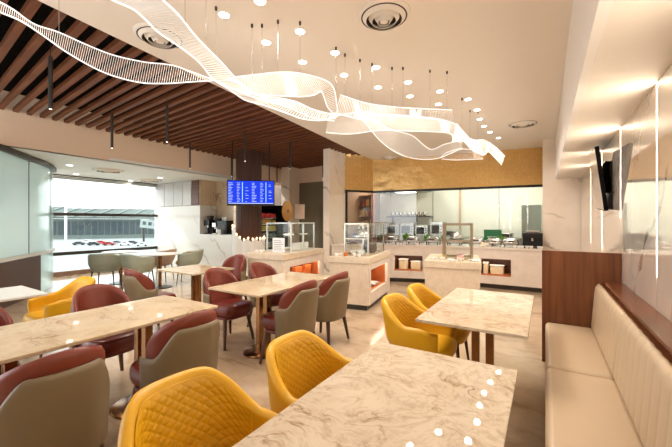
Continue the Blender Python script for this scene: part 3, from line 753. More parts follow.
# white scalloped shell around the column with candle bulbs
t = thing('candle_screen', 'white curved screen around the wood column edged with glowing bulbs', 'screen', (ccx, ccy, 0))
mb = MB(); n = 48; vs = []; prof = []
for i in range(n+1):
    a = math.radians(-150+240*i/n); r = .43
    zt = .93+.10*abs(math.sin(i*.55))+.3*(1-sm(8, 16, i))
    prof.append((a, zt))
for rr_, off in ((.43, 0), (.40, 0)):
    for a, zt in prof: vs += [(rr_*math.cos(a), rr_*math.sin(a), .08), (rr_*math.cos(a), rr_*math.sin(a), zt)]
fs = []; K = 2*(n+1)
for i in range(n):
    fs += [(2*i, 2*i+2, 2*i+3, 2*i+1), (K+2*i, K+2*i+1, K+2*i+3, K+2*i+2), (2*i+1, 2*i+3, K+2*i+3, K+2*i+1), (2*i, K+2*i, K+2*i+2, 2*i+2)]
fs += [(0, 1, K+1, K), (2*n, K+2*n, K+2*n+1, 2*n+1)]
mb.add(vs, fs).build('screen', M['whitemarble'], t, smooth='auto')
MB().tube((0, 0, 0), (0, 0, .08), .45, n=40).build('base', M['wood'], t)
for i in range(0, n+1, 3):
    a, zt = prof[i]
    MB().lathe([(.01, 0), (.018, .015), (.017, .035), (.003, .06)], (.415*math.cos(a), .415*math.sin(a), zt), 10).build('bulb', M['bulb'], t, smooth=True)

# flight board
tl, tr, br_, bl_ = atd(226.9, 179.2, 7.6), atd(274.5, 181, 7.75), atd(274.5, 206, 7.75), atd(226.9, 205.4, 7.6)
ux = (tr-tl); W = Vector((ux.x, ux.y, 0)).length; ang = math.atan2(ux.y, ux.x); Hh = ((tl-bl_).z+(tr-br_).z)/2
t = thing('flight_information_screen', 'blue flight information screen hanging in front of the wood column', 'screen', (tl.x, tl.y, (bl_.z+br_.z)/2), ang)
MB().box(0, W, 0, .06, 0, Hh).build('housing', M['blackgloss'], t, bevel=.004)
MB().box(.02, W-.02, -.004, -.0005, .045, Hh-.02).build('display', M['screen'], t)
rr = random.Random(5)
def row(x0, x1, z, h): MB().box(x0, x1, -.007, -.0045, z, z+h).build('text_row', M['scrtext'], t)
for half in (0, 1):
    xo = .03+half*(W/2-.01)
    for i in range(13):
        z = Hh-.075-i*(Hh-.13)/13
        row(xo, xo+rr.uniform(.06, .11), z, .010)
        row(xo+.19, xo+.19+rr.uniform(.04, .08), z, .009)
        if rr.random() < .4: row(xo+.38, xo+.38+rr.uniform(.03, .07), z, .009)
MB().box(.03, W-.03, -.007, -.0045, .047, .062).build('footer_bar', M['scrtext'], t)
MB().box(.335, .35, -.007, -.0045, .08, Hh-.05).box(W/2+.33, W/2+.345, -.007, -.0045, .08, Hh-.05).build('status_column', M['scrline'], t)
top = 3.3-t.location.z
mb = MB().tube((.12, .03, Hh), (.12, .03, top), .012).build('hanging_rod', M['blackgloss'], t)
mb = MB().tube((W-.12, .03, Hh), (W-.12, .03, top), .012).build('hanging_rod', M['blackgloss'], t)

# coffee machines in niche
def espresso(px, label, w, h, mat):
    p = aty(px, 230, YEND+.25); t = thing('coffee_machine', label, 'coffee machine', (p.x, YEND+.12, ZC+.001))
    MB().box(-w/2, w/2, 0, .3, 0, .03).box(-w/2, w/2, .14, .3, .03, h).box(-w/2, w/2, 0, .3, h*.6, h).build('body', mat, t, bevel=.01)
    MB().tube((0, .06, h*.6), (0, .06, h*.45), .03).build('spout', M['steel'], t)
    MB().lathe([(.07, h+.001), (.1, h+.1), (.1, h+.13), (.001, h+.13)], (0, .15, 0), 16).build('bean_hopper', M['darkmetal'], t, smooth='auto')
espresso(210, 'black coffee machine with bean hopper on the left of the coffee niche', .26, .42, M['blackgloss'])
espresso(217.5, 'steel coffee machine in the middle of the coffee niche', .17, .34, M['steel'])
p = aty(226, 230, YEND+.3); t = thing('cup_warmer', 'black box cup warmer on the right of the coffee niche', 'appliance', (p.x, YEND+.15, ZC+.001))
MB().box(-.22, .2, .0, .3, 0, .4).build('body', M['blackgloss'], t, bevel=.01)
MB().box(-.15, .15, -.01, -.001, .06, .3).build('door', M['darkmetal'], t)
for i in range(2):
    single(MB().lathe([(.03, 0), (.045, .1), (.04, .1), (.001, .02)], n=16), 'cup', M['white'], (p.x-.12+.1*i, YEND+.06, ZC+.001) if 0 else (p.x-.12+.1*i, YEND+.3, ZC+.402), 0, 'white cup on top of the black cup warmer', 'cup', 'cups on the cup warmer')
single(MB().lathe([(.04, 0), (.05, .02), (.05, .14), (.001, .14)], n=16), 'sugar_jar', M['white'], (p.x+.02, YEND+.04, ZC+.001), 0, 'white sugar jar in front of the black cup warmer', 'jar')

# open fridge shelf with colourful packs
f0 = atd(259.5, 210, 9.9); f1 = atd(288, 210, 10.3); W = (Vector((f1.x, f1.y))-Vector((f0.x, f0.y))).length; ang = math.atan2(f1.y-f0.y, f1.x-f0.x)
t = thing('drinks_fridge', 'tall black open drinks fridge behind the left island', 'fridge', (f0.x, f0.y, 0), ang)
HF = 1.95
MB().box(0, .03, 0, .5, 0, HF).box(W*.6, W, 0, .5, 0, HF).box(0, W*.6, .47, .5, 0, HF).box(0, W*.6, 0, .5, HF-.1, HF).box(0, W*.6, 0, .5, 0, .2).build('cabinet', M['black'], t)
zs = [.70, .98, 1.19, 1.38, 1.57]
for z in zs: MB().box(.03, W*.6, .02, .45, z-.012, z).build('shelf', M['steel'], t)
cs = {0: [(80, 110, 90), (150, 150, 140)], 1: [(60, 80, 70), (150, 150, 150)], 2: [(226, 196, 60), (120, 180, 70), (230, 210, 120)], 3: [(220, 150, 60), (90, 160, 80), (230, 120, 60)], 4: [(216, 40, 40), (226, 60, 50)]}
rr = random.Random(9)
for k, z in enumerate(zs):
    x = .05
    while x < W*.6-.07:
        w = .07; h = .13+.02*rr.random()
        c = rr.choice(cs[k]); o = MB().box(-w/2, w/2, 0, .12, 0, h).build('snack_pack', plain('pack colour', srgb(*c), .4), bevel=.006)
        q = L2W(t, (x+w/2, .08, z+.001)); o.location = q; o.rotation_euler = (0, 0, ang)
        nm = {0: 'grey green', 1: 'dark grey', 2: 'yellow and green', 3: 'orange and green', 4: 'red'}[k]
        tag(o, 'small %s pack on the %s shelf of the black drinks fridge' % (nm, ['lowest', 'fourth', 'third', 'second', 'top'][k]), 'pack', nm+' packs in the drinks fridge'); x += w+.01
# brass disc sign and notice
p = atd(287.5, 211, 8.6); t = thing('round_sign', 'round brass disc sign on a thin stand left of the paper notice', 'sign', (p.x, p.y, 0), TH+1.2)
rd = .26
MB().tube((0, -.015, p.z), (0, .015, p.z), rd, n=32).build('disc', M['gold_disc'], t); MB().tube((0, -.02, p.z), (0, -.016, p.z), .05, n=20).build('emblem', M['darkwood'], t)
MB().tube((0, 0, .02), (0, 0, p.z-rd), .015).build('stand', M['darkmetal'], t); MB().tube((0, 0, 0), (0, 0, .02), .15, n=24).build('base', M['darkmetal'], t)
p = atd(300, 211.5, 9.0); t = thing('notice_board', 'pale pink paper notice on a stand right of the brass disc', 'notice', (p.x, p.y, 0), TH)
MB().box(-.13, .12, -.01, .01, p.z-.2, p.z+.19).build('board', plain('pale notice', srgb(206, 184, 164), .6), t)
MB().tube((0, 0.02, .02), (0, 0.02, p.z-.1), .012).build('stand', M['darkmetal'], t); MB().tube((0, 0.02, 0), (0, 0.02, .02), .14, n=24).build('base', M['darkmetal'], t)

# ================================================================= TV
TY0, TY1 = 4.55, 5.35
def tv():
    nt_, nb = aty(594.5, 145, TY0), aty(605, 213, TY0)
    ft, fb = aty(588.3, 153, TY1), aty(598, 211, TY1)
    c = (nt_+nb+ft+fb)/4
    t = thing('wall_television', 'black flat television tilted out from the right marble wall', 'television', (c.x, c.y, c.z))
    yv = ((ft+fb)/2-(nt_+nb)/2); W = yv.length; yv.normalize()
    zv = (nt_-nb); Hh = .70; zv = (zv-yv*zv.dot(yv)).normalized(); xv = yv.cross(zv).normalized()
    R = Matrix((xv, yv, zv)).transposed().to_4x4()
    MB().box(0, .035, -W/2, W/2, -Hh/2, Hh/2, R).build('housing', M['black'], t)
    MB().box(-.004, -.0005, -W/2+.01, W/2-.01, -Hh/2+.01, Hh/2-.01, R).build('display', plain('dark reflective display', srgb(30, 30, 34), .05, coat=1), t)
    bx = XW-c.x-.002
    mb = MB().box(bx-.03, bx, -.12, .12, -.15, .2).tube((.04, 0, .02), (bx-.02, 0, .05), .02).tube((.04, .02, -.08), (bx-.02, .04, .0), .015).box(.036, .06, -.14, .14, -.14, .14, R)
    mb.build('wall_bracket', M['black'], t)
tv()

# ================================================================= BENCH
t = thing('banquette', 'long cream leather banquette against the right marble wall', 'bench', (0, 1.2, 0))
def bx(mb, *a): return mb.box(*a)
ysb = [(-2.6, -1.2), (-1.18, .41), (.42, 1.62), (1.63, 2.885)]
for a, b in ysb[1:]:
    n = 10; mb = MB()
    # rounded cushion box via bevel
    mb.box(0.0, .40, a+.002, b-.002, .24, .425); o = mb.build('seat_cushion', M['cream'], t, smooth='auto', bevel=.035, seg=4)
MB().box(.02, .42, -1.18, 2.885, .07, .239).build('base', M['cream'], t, bevel=.01)
MB().box(.05, .42, -1.18, 2.885, 0, .07).build('plinth', M['darkmetal'], t)
for a, b in ysb[1:]:
    def mid(u, v, a=a, b=b):
        y = a+.003+(b-a-.006)*u; z = .40+.455*v
        x = .405+.035*v
        ch = abs(math.sin(u*PI*round((b-a)/.12)))**.35
        return (x-.005*ch, y, z)
    shell(mid, 90, 14, lambda u, v, s: .03*(.3+.7*math.sqrt(max(0, 1-(1-min(1, min(v, 1-v)*7))**2)))*(.6+.4*min(1, min(u, 1-u)*40))).build('backrest', M['cream'], t, smooth=True)
MB().box(.45, .52, -1.18, 2.885, 0, .84).build('back_frame', M['wood'], t)
MB().box(.472, XW-.004, -1.18, 2.885, .86, .885).build('ledge', M['wood_ledge'], t, bevel=.003)

# ================================================================= TABLES
def table(x0, x1, y0, y1, mat, label, posts, group=None, alongx=False):
    t = thing('dining_table', label, 'table', ((x0+x1)/2, (y0+y1)/2, 0), 0, group)
    w, l = (x1-x0)/2, (y1-y0)/2
    MB().box(-w, w, -l, l, .728, .75).build('tabletop', mat, t, bevel=.004)
    MB().box(-w+.12, w-.12, -l+.12, l-.12, .705, .728).build('sub_frame', M['darkmetal'], t)
    for p in posts:
        for s in (-1, 1):
            MB().box(s*.055-.03, s*.055+.03, p-.03, p+.03, .024, .705).build('pedestal_post', M['bronze'], t, bevel=.004)
        MB().lathe([(.22, 0), (.225, .008), (.21, .018), (.08, .024), (.001, .024)], (0, p, 0), 40).build('base_plate', M['bronze'], t, smooth='auto')
    return t
table(-.83, -.11, .42, 1.80, M['table'], 'large cream marble table in the foreground between yellow chairs and bench', [-.35, .35])
table(-.80, -.09, 2.36, 3.71, M['table'], 'cream marble table in front of the right serving island', [0])
table(-3.10, -2.33, .24, 1.86, M['table_warm'], 'long warm marble table at left with red chairs on both sides', [-.4, .4])
table(-3.06, -2.31, 2.31, 3.68, M['table_warm'], 'warm marble table before the left serving island', [-.24, .3])
table(-4.88, -4.0, 2.80, 3.5, M['table_warm'], 'small warm marble table near the white marble wall', [0])
table(-4.90, -4.15, .35, 1.30, M['whitemarble'], 'pale white table at the left edge beside the yellow chair', [0])
def round_table(x, y, label):
    t = thing('round_table', label, 'table', (x, y, 0))
    MB().lathe([(.36, .725), (.38, .735), (.38, .748), (.36, .752), (.001, .752)], n=40).build('tabletop', M['white'], t, smooth='auto')
    MB().tube((0, 0, .02), (0, 0, .725), .035, n=16).build('pedestal_post', M['bronze'], t)
    MB().lathe([(.24, 0), (.24, .012), (.06, .022), (.001, .022)], n=32).build('base_plate', M['darkmetal'], t, smooth='auto')
p = atz(160, 253.4, .752); round_table(p.x, p.y, 'round white table nearest the white marble wall')
p = atz(121, 251.3, .752); round_table(p.x, p.y, 'round white table nearest the window')
RT2, RT1 = atz(160, 253.4, .752), atz(121, 251.3, .752)

# ================================================================= CHAIRS  (local: faces +Y)
def legs(t, mat, sx=.19, sy=.18, zt=.36, r0=.022, r1=.012, spread=.05):
    for a in (-1, 1):
        for b in (-1, 1):
            l = MB().tube((a*(sx+spread), b*(sy+spread), 0), (a*sx, b*sy, zt), r1, r0, 10).build('leg', mat, t, smooth='auto')
            
def plan(a, rx, ry, pw=2.6):     # a: angle from the back (-y), signed
    s, c = math.sin(a), math.cos(a)
    q = (abs(s)**pw+abs(c)**pw)**(-1/pw)
    return s*q*rx, -c*q*ry
def make_red():
    t = thing('dining_chair', '', 'chair')
    A = math.radians(86)
    def outer(u, v):
        a = -A+2*A*u; k = abs(a)/A
        zt = 0.605+.18*(1-sm(.34, .72, k)); z0 = .30
        z = z0+(zt-z0)*v; fl = 1+.10*(z-.4)
        x, y = plan(a, .243*fl, .240+.16*(z-.4)*max(0, math.cos(a)))
        return (x, y, z)
    shell(outer, 56, 18, edge_t(.014)).build('back_shell', M['taupe'], t, smooth=True)
    A2 = math.radians(80)
    def inner(u, v):
        a = -A2+2*A2*u; k = abs(a)/A2
        zt = .56+.31*math.sqrt(max(0, 1-(k*.98)**2.1)); z0 = .40
        z = z0+(zt-z0)*v; fl = 1+.10*(z-.4)
        x, y = plan(a, .210*fl, .208+.16*(z-.4)*max(0, math.cos(a)))
        return (x, y, z)
    shell(inner, 48, 18, edge_t(.022)).build('backrest', M['red'], t, smooth=True)
    mb = MB(); cushion(mb, (0, .045), .215, .245, .365, .48, 3.6); mb.build('seat', M['reddark'], t, smooth='auto')
    MB().lathe([(.9, 0), (1, .01), (1, .04), (.9, .05)], (0, .02, .315), 32, .205, .215, 3.6).build('seat_base', M['reddark'], t, smooth='auto')
    legs(t, M['legwood'], .17, .16, .33, .026, .015)
    return t
def make_tub(name, mat_out, mat_in, mat_leg, back=.80, arm=.635, quilt=True, rx=.262, ry=.262, label='', legr=.015, zb=0):
    t = thing(name, label, 'chair')
    A = math.radians(128)
    def zt(k):   # back high, sweeping to arms
        return arm+(back-arm)*(1-sm(.22, .62, k))-.03*sm(.75, 1, k)
    def surf(off):
        def f(u, v):
            a = -A+2*A*u; k = abs(a)/A
            top = zt(k); z0 = .36+zb; z = z0+(top-off*.0-z0)*v
            fl = .86+.14*sm(0, .55, (z-z0)/.3)+.05*(z-.6)
            lean = .10*max(0, z-.45)*2*max(0, math.cos(a))
            x, y = plan(a, (rx-off)*fl, (ry-off)*fl+lean, 2.7)
            return (x, y+.01, z)
        return f
    if quilt:
        s = surf(.03)
        shell(surf(0), 72, 20, edge_t(.026)).build('tub_shell', mat_out, t, smooth=True)
        B = .70
        def lin(u, v):
            # fitted quilted lining on the inner face of the back
            uu = .5+(u-.5)*.56; p = Vector(surf(.026)(uu, .22+.72*v)); return p
        def th(u, v, sg):
            if sg > 0: q = 0
            k = 13*(u); m = 8*(v)
            g = min(abs(((k+m) % 1)-.5), abs(((k-m) % 1)-.5))*2   # 1 far from seam centre
            d = 1-math.exp(-(( .5-abs(((k+m) % 1)-.5))/.10)**2)
            e = 1-math.exp(-(( .5-abs(((k-m) % 1)-.5))/.10)**2)
            pad = min(1, min(u, 1-u)*14, min(v, 1-v)*10)
            return pad*(.004+.0045*min(d, e))
        shell(lin, 130, 60, th).build('quilted_lining', mat_in, t, smooth=True)
    else:
        shell(surf(0), 64, 18, edge_t(.02)).build('tub_shell', mat_out, t, smooth=True)
        if mat_in is not mat_out:
            def lin(u, v): return surf(.022)(.06+.88*u, .1+.86*v)
            shell(lin, 48, 14, edge_t(.006)).build('lining', mat_in, t, smooth=True)
    mb = MB(); cushion(mb, (0, .03), rx-.045, ry-.03, .385+zb, .475+zb, 3.4); mb.build('seat', mat_in if not quilt else mat_out, t, smooth='auto')
    MB().lathe([(.8, 0), (.97, .015), (1, .05), (.98, .07)], (0, .01, .315+zb), 36, rx*.86, ry*.86, 3).build('seat_base', mat_out, t, smooth='auto')
    legs(t, mat_leg, rx-.09, ry-.09, .34+zb, legr+.004, legr-.005, .04)
    return t
R_ = -PI/2   # faces +X
L_ = PI/2    # faces -X
red = make_red()
reds = [
 ((-2.12, .64), L_, 'nearest taupe backed red chair at the left edge of the foreground', 'r'),
 ((-2.18, 1.38), L_, 'taupe backed red chair at the far right side of the long left table', 'r'),
 ((-3.32, .62), R_, 'red chair at the left edge on the far side of the long left table', 'r'),
 ((-3.30, 1.45), R_, 'red chair on the far side of the long left table, red back above the marble', 'r'),
 ((-2.27, 2.72), L_, 'taupe backed red chair on the near right of the middle table', 'r'),
 ((-2.29, 3.40), L_, 'taupe backed red chair nearest the middle serving island', 'r'),
 ((-3.28, 2.76), R_, 'red chair on the near left side of the middle table', 'r'),
 ((-3.28, 3.50), R_, 'red chair in front of the left serving island', 'r'),
 ((-4.40, 2.44), -.08, 'taupe backed red chair on the near side of the small warm table', 'r'),
 ((-4.62, 3.92), PI+.1, 'red chair on the far side of the small table by the white marble wall', 'r')]
for i, (p, rz, lab, _) in enumerate(reds):
    if i == 0: red.location = (*p, 0); red.rotation_euler = (0, 0, rz); red['label'] = lab; red['group'] = 'red and taupe dining chairs'
    else: dup(red, (*p, 0), rz, lab, 'red and taupe dining chairs')
yel = make_tub('armchair', M['yellow'], M['yellow'], M['legwood'])
yels = [((-1.02, .81), R_-.03, 'mustard yellow quilted armchair nearest the camera at the large table'),
        ((-.95, 1.47), R_+.03, 'mustard yellow quilted armchair at the far end of the large foreground table'),
        ((-.87, 2.76), R_, 'mustard yellow quilted armchair on the near side of the second marble table'),
        ((-.86, 3.36), R_, 'mustard yellow quilted armchair nearest the right serving island'),
        ((-4.55, 1.50), PI, 'mustard yellow quilted armchair at the end of the pale left table')]
for i, (p, rz, lab) in enumerate(yels):
    if i == 0: yel.location = (*p, 0); yel.rotation_euler = (0, 0, rz); yel['label'] = lab; yel['group'] = 'mustard yellow armchairs'
    else: dup(yel, (*p, 0), rz, lab, 'mustard yellow armchairs')
g = make_tub('tub_chair', M['green'], M['green'], M['darkmetal'], back=.80, arm=.74, quilt=False, rx=.28, ry=.26, legr=.012, zb=.08)
p = atz(106, 290, 0); g.location = (p.x, p.y, 0); g.rotation_euler = (0, 0, math.atan2(RT1.y-p.y, RT1.x-p.x)-PI/2); g['label'] = 'sage grey tub chair nearest the window with its back to the camera'
p = atz(139, 291, 0); dup(g, (p.x, p.y, 0), math.atan2(RT2.y-p.y, RT2.x-p.x)-PI/2, 'sage grey tub chair in front of the round table by the marble wall')
g2 = make_tub('tub_chair', M['pinkgrey'], M['pinkgrey'], M['darkmetal'], back=.80, arm=.74, quilt=False, rx=.28, ry=.26, legr=.012, zb=.08, label='beige tub chair behind the two round tables')
p = Vector((RT1.x+.62, RT1.y+.62, 0)); g2.location = p; g2.rotation_euler = (0, 0, 2.2)
g3 = make_tub('tub_chair', M['green'], M['mustard'], M['darkmetal'], back=.80, arm=.74, quilt=False, rx=.28, ry=.26, legr=.012, zb=.08, label='tub chair with olive mustard inside beside the white marble wall')
p = Vector((RT2.x+.12, RT2.y+.62, 0)); g3.location = p; g3.rotation_euler = (0, 0, 2.35)

# ================================================================= CEILING FITTINGS
def downlight(px, py, z, grp, label, power, size=.042):
    p = atz(px, py, z); t = thing('downlight', label, 'downlight', (p.x, p.y, z), 0, grp)
    MB().lathe([(size*1.25, -.006), (size*1.3, -.003), (size*1.3, -.0005), (.001, -.0004)], n=24).build('trim_ring', M['white'], t, smooth='auto')
    MB().lathe([(.001, -.0082), (size, -.0081), (size, -.0065), (.001, -.0064)], n=24).build('lens', M['lamp'], t)
    ld = bpy.data.lights.new('downlight_lamp', 'SPOT'); ld.energy = power; ld.spot_size = math.radians(150); ld.spot_blend = .9
    ld.shadow_soft_size = .045; ld.color = (1, .92, .82)
    lo = bpy.data.objects.new('lamp', ld); C.objects.link(lo); lo.parent = t; lo.location = (0, 0, -.03)
    return t
main = [(224, 14.4), (260, .7), (300, 31), (266, 42), (335, 52.4), (302.5, 61.6), (344, 74.7), (376, 67), (378, 87), (408, 82), (410, 96), (440, 91), (438.5, 104), (468, 99), (477, 109.6), (479.7, 119), (484, 126), (490, 132), (498.5, 137.7)]
for q in main: downlight(*q, CZ, 'downlights in the main cream ceiling', 'small glowing round downlight in the main cream ceiling', 30)
# same grid carried on over the camera and the bench side
for (x, y) in ((-1.3, .3), (-2.6, -.3), (-.7, -1.0), (-2.6, .7)):
    t = thing('downlight', 'glowing round downlight in the ceiling above the foreground tables', 'downlight', (x, y, CZ), 0, 'downlights above the foreground')
    MB().lathe([(.001, -.0082), (.055, -.0081), (.055, -.0005), (.001, -.0004)], n=24).build('lens', M['lamp'], t)
    ld = bpy.data.lights.new('downlight_lamp', 'SPOT'); ld.energy = 10; ld.spot_size = math.radians(150); ld.spot_blend = .9; ld.shadow_soft_size = .045; ld.color = (1, .92, .82)
    lo = bpy.data.objects.new('lamp', ld); C.objects.link(lo); lo.parent = t; lo.location = (0, 0, -.03)
for q in [(69.5, 165), (76, 174), (160, 177.6), (130.5, 180.7)]:
    downlight(*q, LZ, 'downlights in the low window side ceiling', 'small glowing round downlight in the low white ceiling by the window', 25, .06)
def vent(px, py, z, r, label):
    p = atz(px, py, z); t = thing('ceiling_vent', label, 'vent', (p.x, p.y, z), 0)
    MB().lathe([(r*.97, -.02), (r*1.05, -.006), (r*1.05, -.001), (.001, -.0005)], n=48).build('flange', M['ceil'], t, smooth='auto')
    MB().lathe([(.001, -.0216), (r*.92, -.0215), (r*.92, -.0205), (.001, -.0202)], n=40).build('throat', M['darkmetal'], t)
    for k, f in enumerate((.86, .62, .38)):
        MB().lathe([(r*f-.012, -.05+.004*k), (r*f, -.055+.004*k), (r*f+.035, -.022), (r*f+.02, -.0218), (r*f-.006, -.046)], n=48).build('ring', M['ceil'], t, smooth='auto') if 0 else None
        n = 48; vs = []; fs = []
        for i in range(n):
            a = 2*PI*i/n
            for rr2, z2 in ((r*f, -.022), (r*(f-.13), -.05-.008*k), (r*(f-.15), -.048-.008*k), (r*(f-.03), -.022)):
                vs.append((rr2*math.cos(a), rr2*math.sin(a), z2))
        for i in range(n):
            j = (i+1) % n
            for c in range(4): fs.append((4*i+c, 4*j+c, 4*j+(c+1) % 4, 4*i+(c+1) % 4))
        MB().add(vs, fs).build('ring', M['ceil'], t, smooth='auto')
    MB().lathe([(.001, -.062), (r*.16, -.06), (r*.17, -.05), (.001, -.022)], n=32).build('centre_disc', M['ceil'], t, smooth='auto')
vent(384, 15, CZ, .21, 'large round ceiling vent above the chandelier')
vent(523, 123, CZ, .24, 'round ceiling vent near the ceiling beam and gold wall')
vent(160, 36, CZ, .21, 'round ceiling vent behind the chandelier ribbon at upper left')
vent(390, 157, CZ, .22, 'round ceiling vent just above the gold wall left part')
vent(108.5, 169.7, LZ, .34, 'round vent in the low white ceiling left of centre by the window')
vent(149.7, 179.7, LZ, .34, 'round vent in the low white ceiling nearest the pale cabinets')
def pendant(px, yb, label):
    z = 2.64; d = F_PX*(z-H)/(HY-yb); p = atd(px, yb, d)
    t = thing('tube_pendant', label, 'pendant light', (p.x, p.y, z), 0, 'slim tube pendants under the wood slats')
    MB().tube((0, 0, .0), (0, 0, .55), .02, n=16).build('tube', M['darkmetal'], t, smooth='auto')
    MB().tube((0, 0, .55), (0, 0, 3.62-z), .004, n=6).build('cord', M['darkmetal'], t)
    MB().tube((0, 0, -.003), (0, 0, -.0005), .012, n=16).build('lens', M['pendlens'], t)
    ld = bpy.data.lights.new('pendant_lamp', 'SPOT'); ld.energy = 60; ld.spot_size = math.radians(125); ld.spot_blend = .8; ld.shadow_soft_size = .03; ld.color = (1, .87, .72)
    lo = bpy.data.objects.new('lamp', ld); C.objects.link(lo); lo.parent = t; lo.location = (0, 0, -.02)
pl = [(50.5, 109, 'slim dark tube pendant nearest the upper left corner'), (112, 148, 'slim dark tube pendant second from the left, low against the fascia'),
      (167, 142, 'slim grey tube pendant below the end of the lower ribbon'), (190, 168, 'short dark tube pendant left of the flight screen'),
      (245, 161, 'grey tube pendant above the flight screen'), (231.5, 176, 'dark tube pendant just above the left end of the flight screen'),
      (277, 183, 'dark tube pendant at the right end of the flight screen'), (290, 168.5, 'grey tube pendant in front of the far marble pillar'),
      (323, 178, 'grey tube pendant beside the near marble pillar')]
for q in pl: pendant(*q)

# ================================================================= RIBBON CHANDELIER
ch = thing('ribbon_chandelier', 'large flowing ribbon chandelier of glowing acrylic rods under the ceiling', 'chandelier', tuple(atz(337, 112, 2.75)))
co = Vector(ch.location)
def resample(pts, n):
    pts = smooth_pts([tuple(map(float, p)) for p in pts], 8)
    L = [0]
    for a, b in zip(pts[:-1], pts[1:]): L.append(L[-1]+math.dist(a, b))
    out = []; j = 0
    for i in range(n+1):
        s = L[-1]*i/n
        while j < len(L)-2 and L[j+1] < s: j += 1
        t = (s-L[j])/max(1e-6, L[j+1]-L[j]); out.append(tuple(pts[j][q]+(pts[j+1][q]-pts[j][q])*t for q in range(2)))
    return out
def ribbon(A, B, sp=.022, tw=.10, rr=.0018, er=.0048, zc=2.75):
    a = resample(A, 60); b = resample(B, 60); PA = []; PB = []
    for (ax, ay), (bx_, by) in zip(a, b):
        m = (ay+by)/2; d = F_PX*(zc-H)/(HY-m); PA.append(atd(ax, ay, d+tw)-co); PB.append(atd(bx_, by, d-tw)-co)
    L = sum((PA[i+1]-PA[i]).length+(PB[i+1]-PB[i]).length for i in range(60))/2
    n = int(L/sp); mb = MB()
    def ev(Q, t):
        t *= 60; i = min(59, int(t)); return Q[i].lerp(Q[i+1], t-i)
    for i in range(n+1):
        p, q = ev(PA, i/n), ev(PB, i/n)
        if (p-q).length > .004: mb.tube(p, q, rr, n=4)
    r = mb.build('ribbon', M['ribrod'], ch)
    MB().path(PA, er).path(PB, er).build('edge_light', M['ribedge'], r)
RB = [
 ([(-12, -4), (0, 2), (14, 10), (34, 24), (58, 32), (86, 44.5), (113, 55), (144, 62), (171, 65), (192, 72), (214, 80)],
  [(-14, 4), (0, 12), (20, 20.5), (41, 34), (68, 53), (103, 72), (137, 82), (164, 83.5), (192, 81.8), (214, 80.5)]),
 ([(150, -14), (163, 0), (178, 14), (194, 34), (207, 48), (222, 63), (240, 82.5), (256, 94), (274, 100), (294, 101), (312, 109), (338, 116)],
  [(92, -12), (113, 0), (133, 9), (146, 20), (158, 32), (181.5, 48), (199.5, 62.6), (213, 79), (229, 89), (245, 100), (263, 105), (289, 114), (303, 119), (321, 120.5), (336, 117)]),
 ([(226, 80), (236, 77), (256, 74.7), (276, 72.4), (294, 72.4), (312, 76), (327.5, 81.4), (334, 89), (336.5, 102.6), (337.6, 111.6)],
  [(228, 80), (238, 83), (249, 91.5), (267, 95), (285, 96), (300.7, 96.6), (314, 95), (321, 91.5), (324, 97), (327.5, 107), (332, 112)]),
 ([(341, 95), (364.6, 102.7), (394, 107), (424, 108.7), (452, 110)], [(336, 113), (364.6, 119.8), (379.5, 114.6), (409, 116), (439, 119), (454, 123.6)]),
 ([(329, 118), (345, 114), (365, 112), (380, 115), (409, 117), (439, 120), (455, 124), (463, 131), (470, 139)],
  [(326, 132.5), (350, 134), (379.5, 130.4), (409, 131), (439, 132), (451, 134), (454, 139), (462, 143)]),
 ([(366, 116), (373.6, 119), (391, 129.5), (412, 135.5), (430, 149), (445, 144), (460, 141)],
  [(352, 112), (362, 119), (379.5, 140), (397, 153), (418, 159), (439, 158), (462, 148)]),
 ([(440.5, 157.8), (448, 152), (463, 149), (481, 151)], [(442, 159), (455, 160), (469, 159.5), (483, 159)]),
 ([(457, 123.6), (466, 135.5), (475, 140), (484, 140), (495.6, 147), (505, 156)], [(452, 141.4), (463, 141), (472, 150), (484, 155), (489, 152), (501.5, 165)]),
 ([(214, 80), (232, 88), (256, 95), (290, 100), (320, 112), (338, 113)], [(216, 81), (240, 92), (262, 100), (288, 107), (310, 117), (334, 121)]),
]
for i, (A, B) in enumerate(RB): ribbon(A, B, *((.016, .08, .0026, .005) if i == 0 else (.028, .08, .0034, .006) if i == 1 else ()))
# suspension wires with small canopies
wires = [(59, 32), (185, 22), (206, 40), (216, 62), (252, 75), (262, 75), (278, 72), (300, 73), (336, 92), (345, 97), (360, 101), (372, 104), (392, 107), (403, 107), (430, 109), (447, 110), (462, 130), (470, 139), (478, 140)]
for px, py in wires:
    p = atz(px, py, 2.75) - co
    MB().tube(p, (p.x, p.y, CZ-co.z-.03), .0018, n=5).build('suspension_wire', M['steel'], ch)
    MB().tube((p.x, p.y, CZ-co.z-.03), (p.x, p.y, CZ-co.z-.001), .01, n=10).build('wire_anchor', M['darkmetal'], ch)

# ================================================================= OUTSIDE (airport)
GZ = -8.0
asph = plain('pale apron concrete', srgb(140, 143, 142), .8, var=.08, scale=.05)
gr = MB().box(-420, -12.5, -80, 430, GZ-.3, GZ).build('apron_ground', asph); gr['kind'] = 'structure'; gr.name = 'floor_outside'
DB = 185.0
def ext(px, py, d): return atd(px, py, d)
a = ext(48, 240, DB*1.0); b = ext(168, 240, DB*1.12)
ux = b-a; W = Vector((ux.x, ux.y)).length; ang = math.atan2(ux.y, ux.x)
t = thing('terminal_building', 'long airport terminal with dark window bays and grey green roof', 'building', (a.x, a.y, GZ), ang)
W0 = -25; W1 = W+25
MB().box(W0, W1, 0, 30, 0, 11.2).build('wall', plain('terminal wall', srgb(108, 118, 114), .6), t)
n = 34
for i in range(n):
    x = W0+1+(W1-W0-2)*i/n; MB().box(x, x+(W1-W0-2)/n*.8, -.3, -.02, 2.2, 9.8).build('window_bay', plain('dark terminal glass', srgb(52, 66, 72), .5) if i == 0 else bpy.data.materials['dark terminal glass'], t)
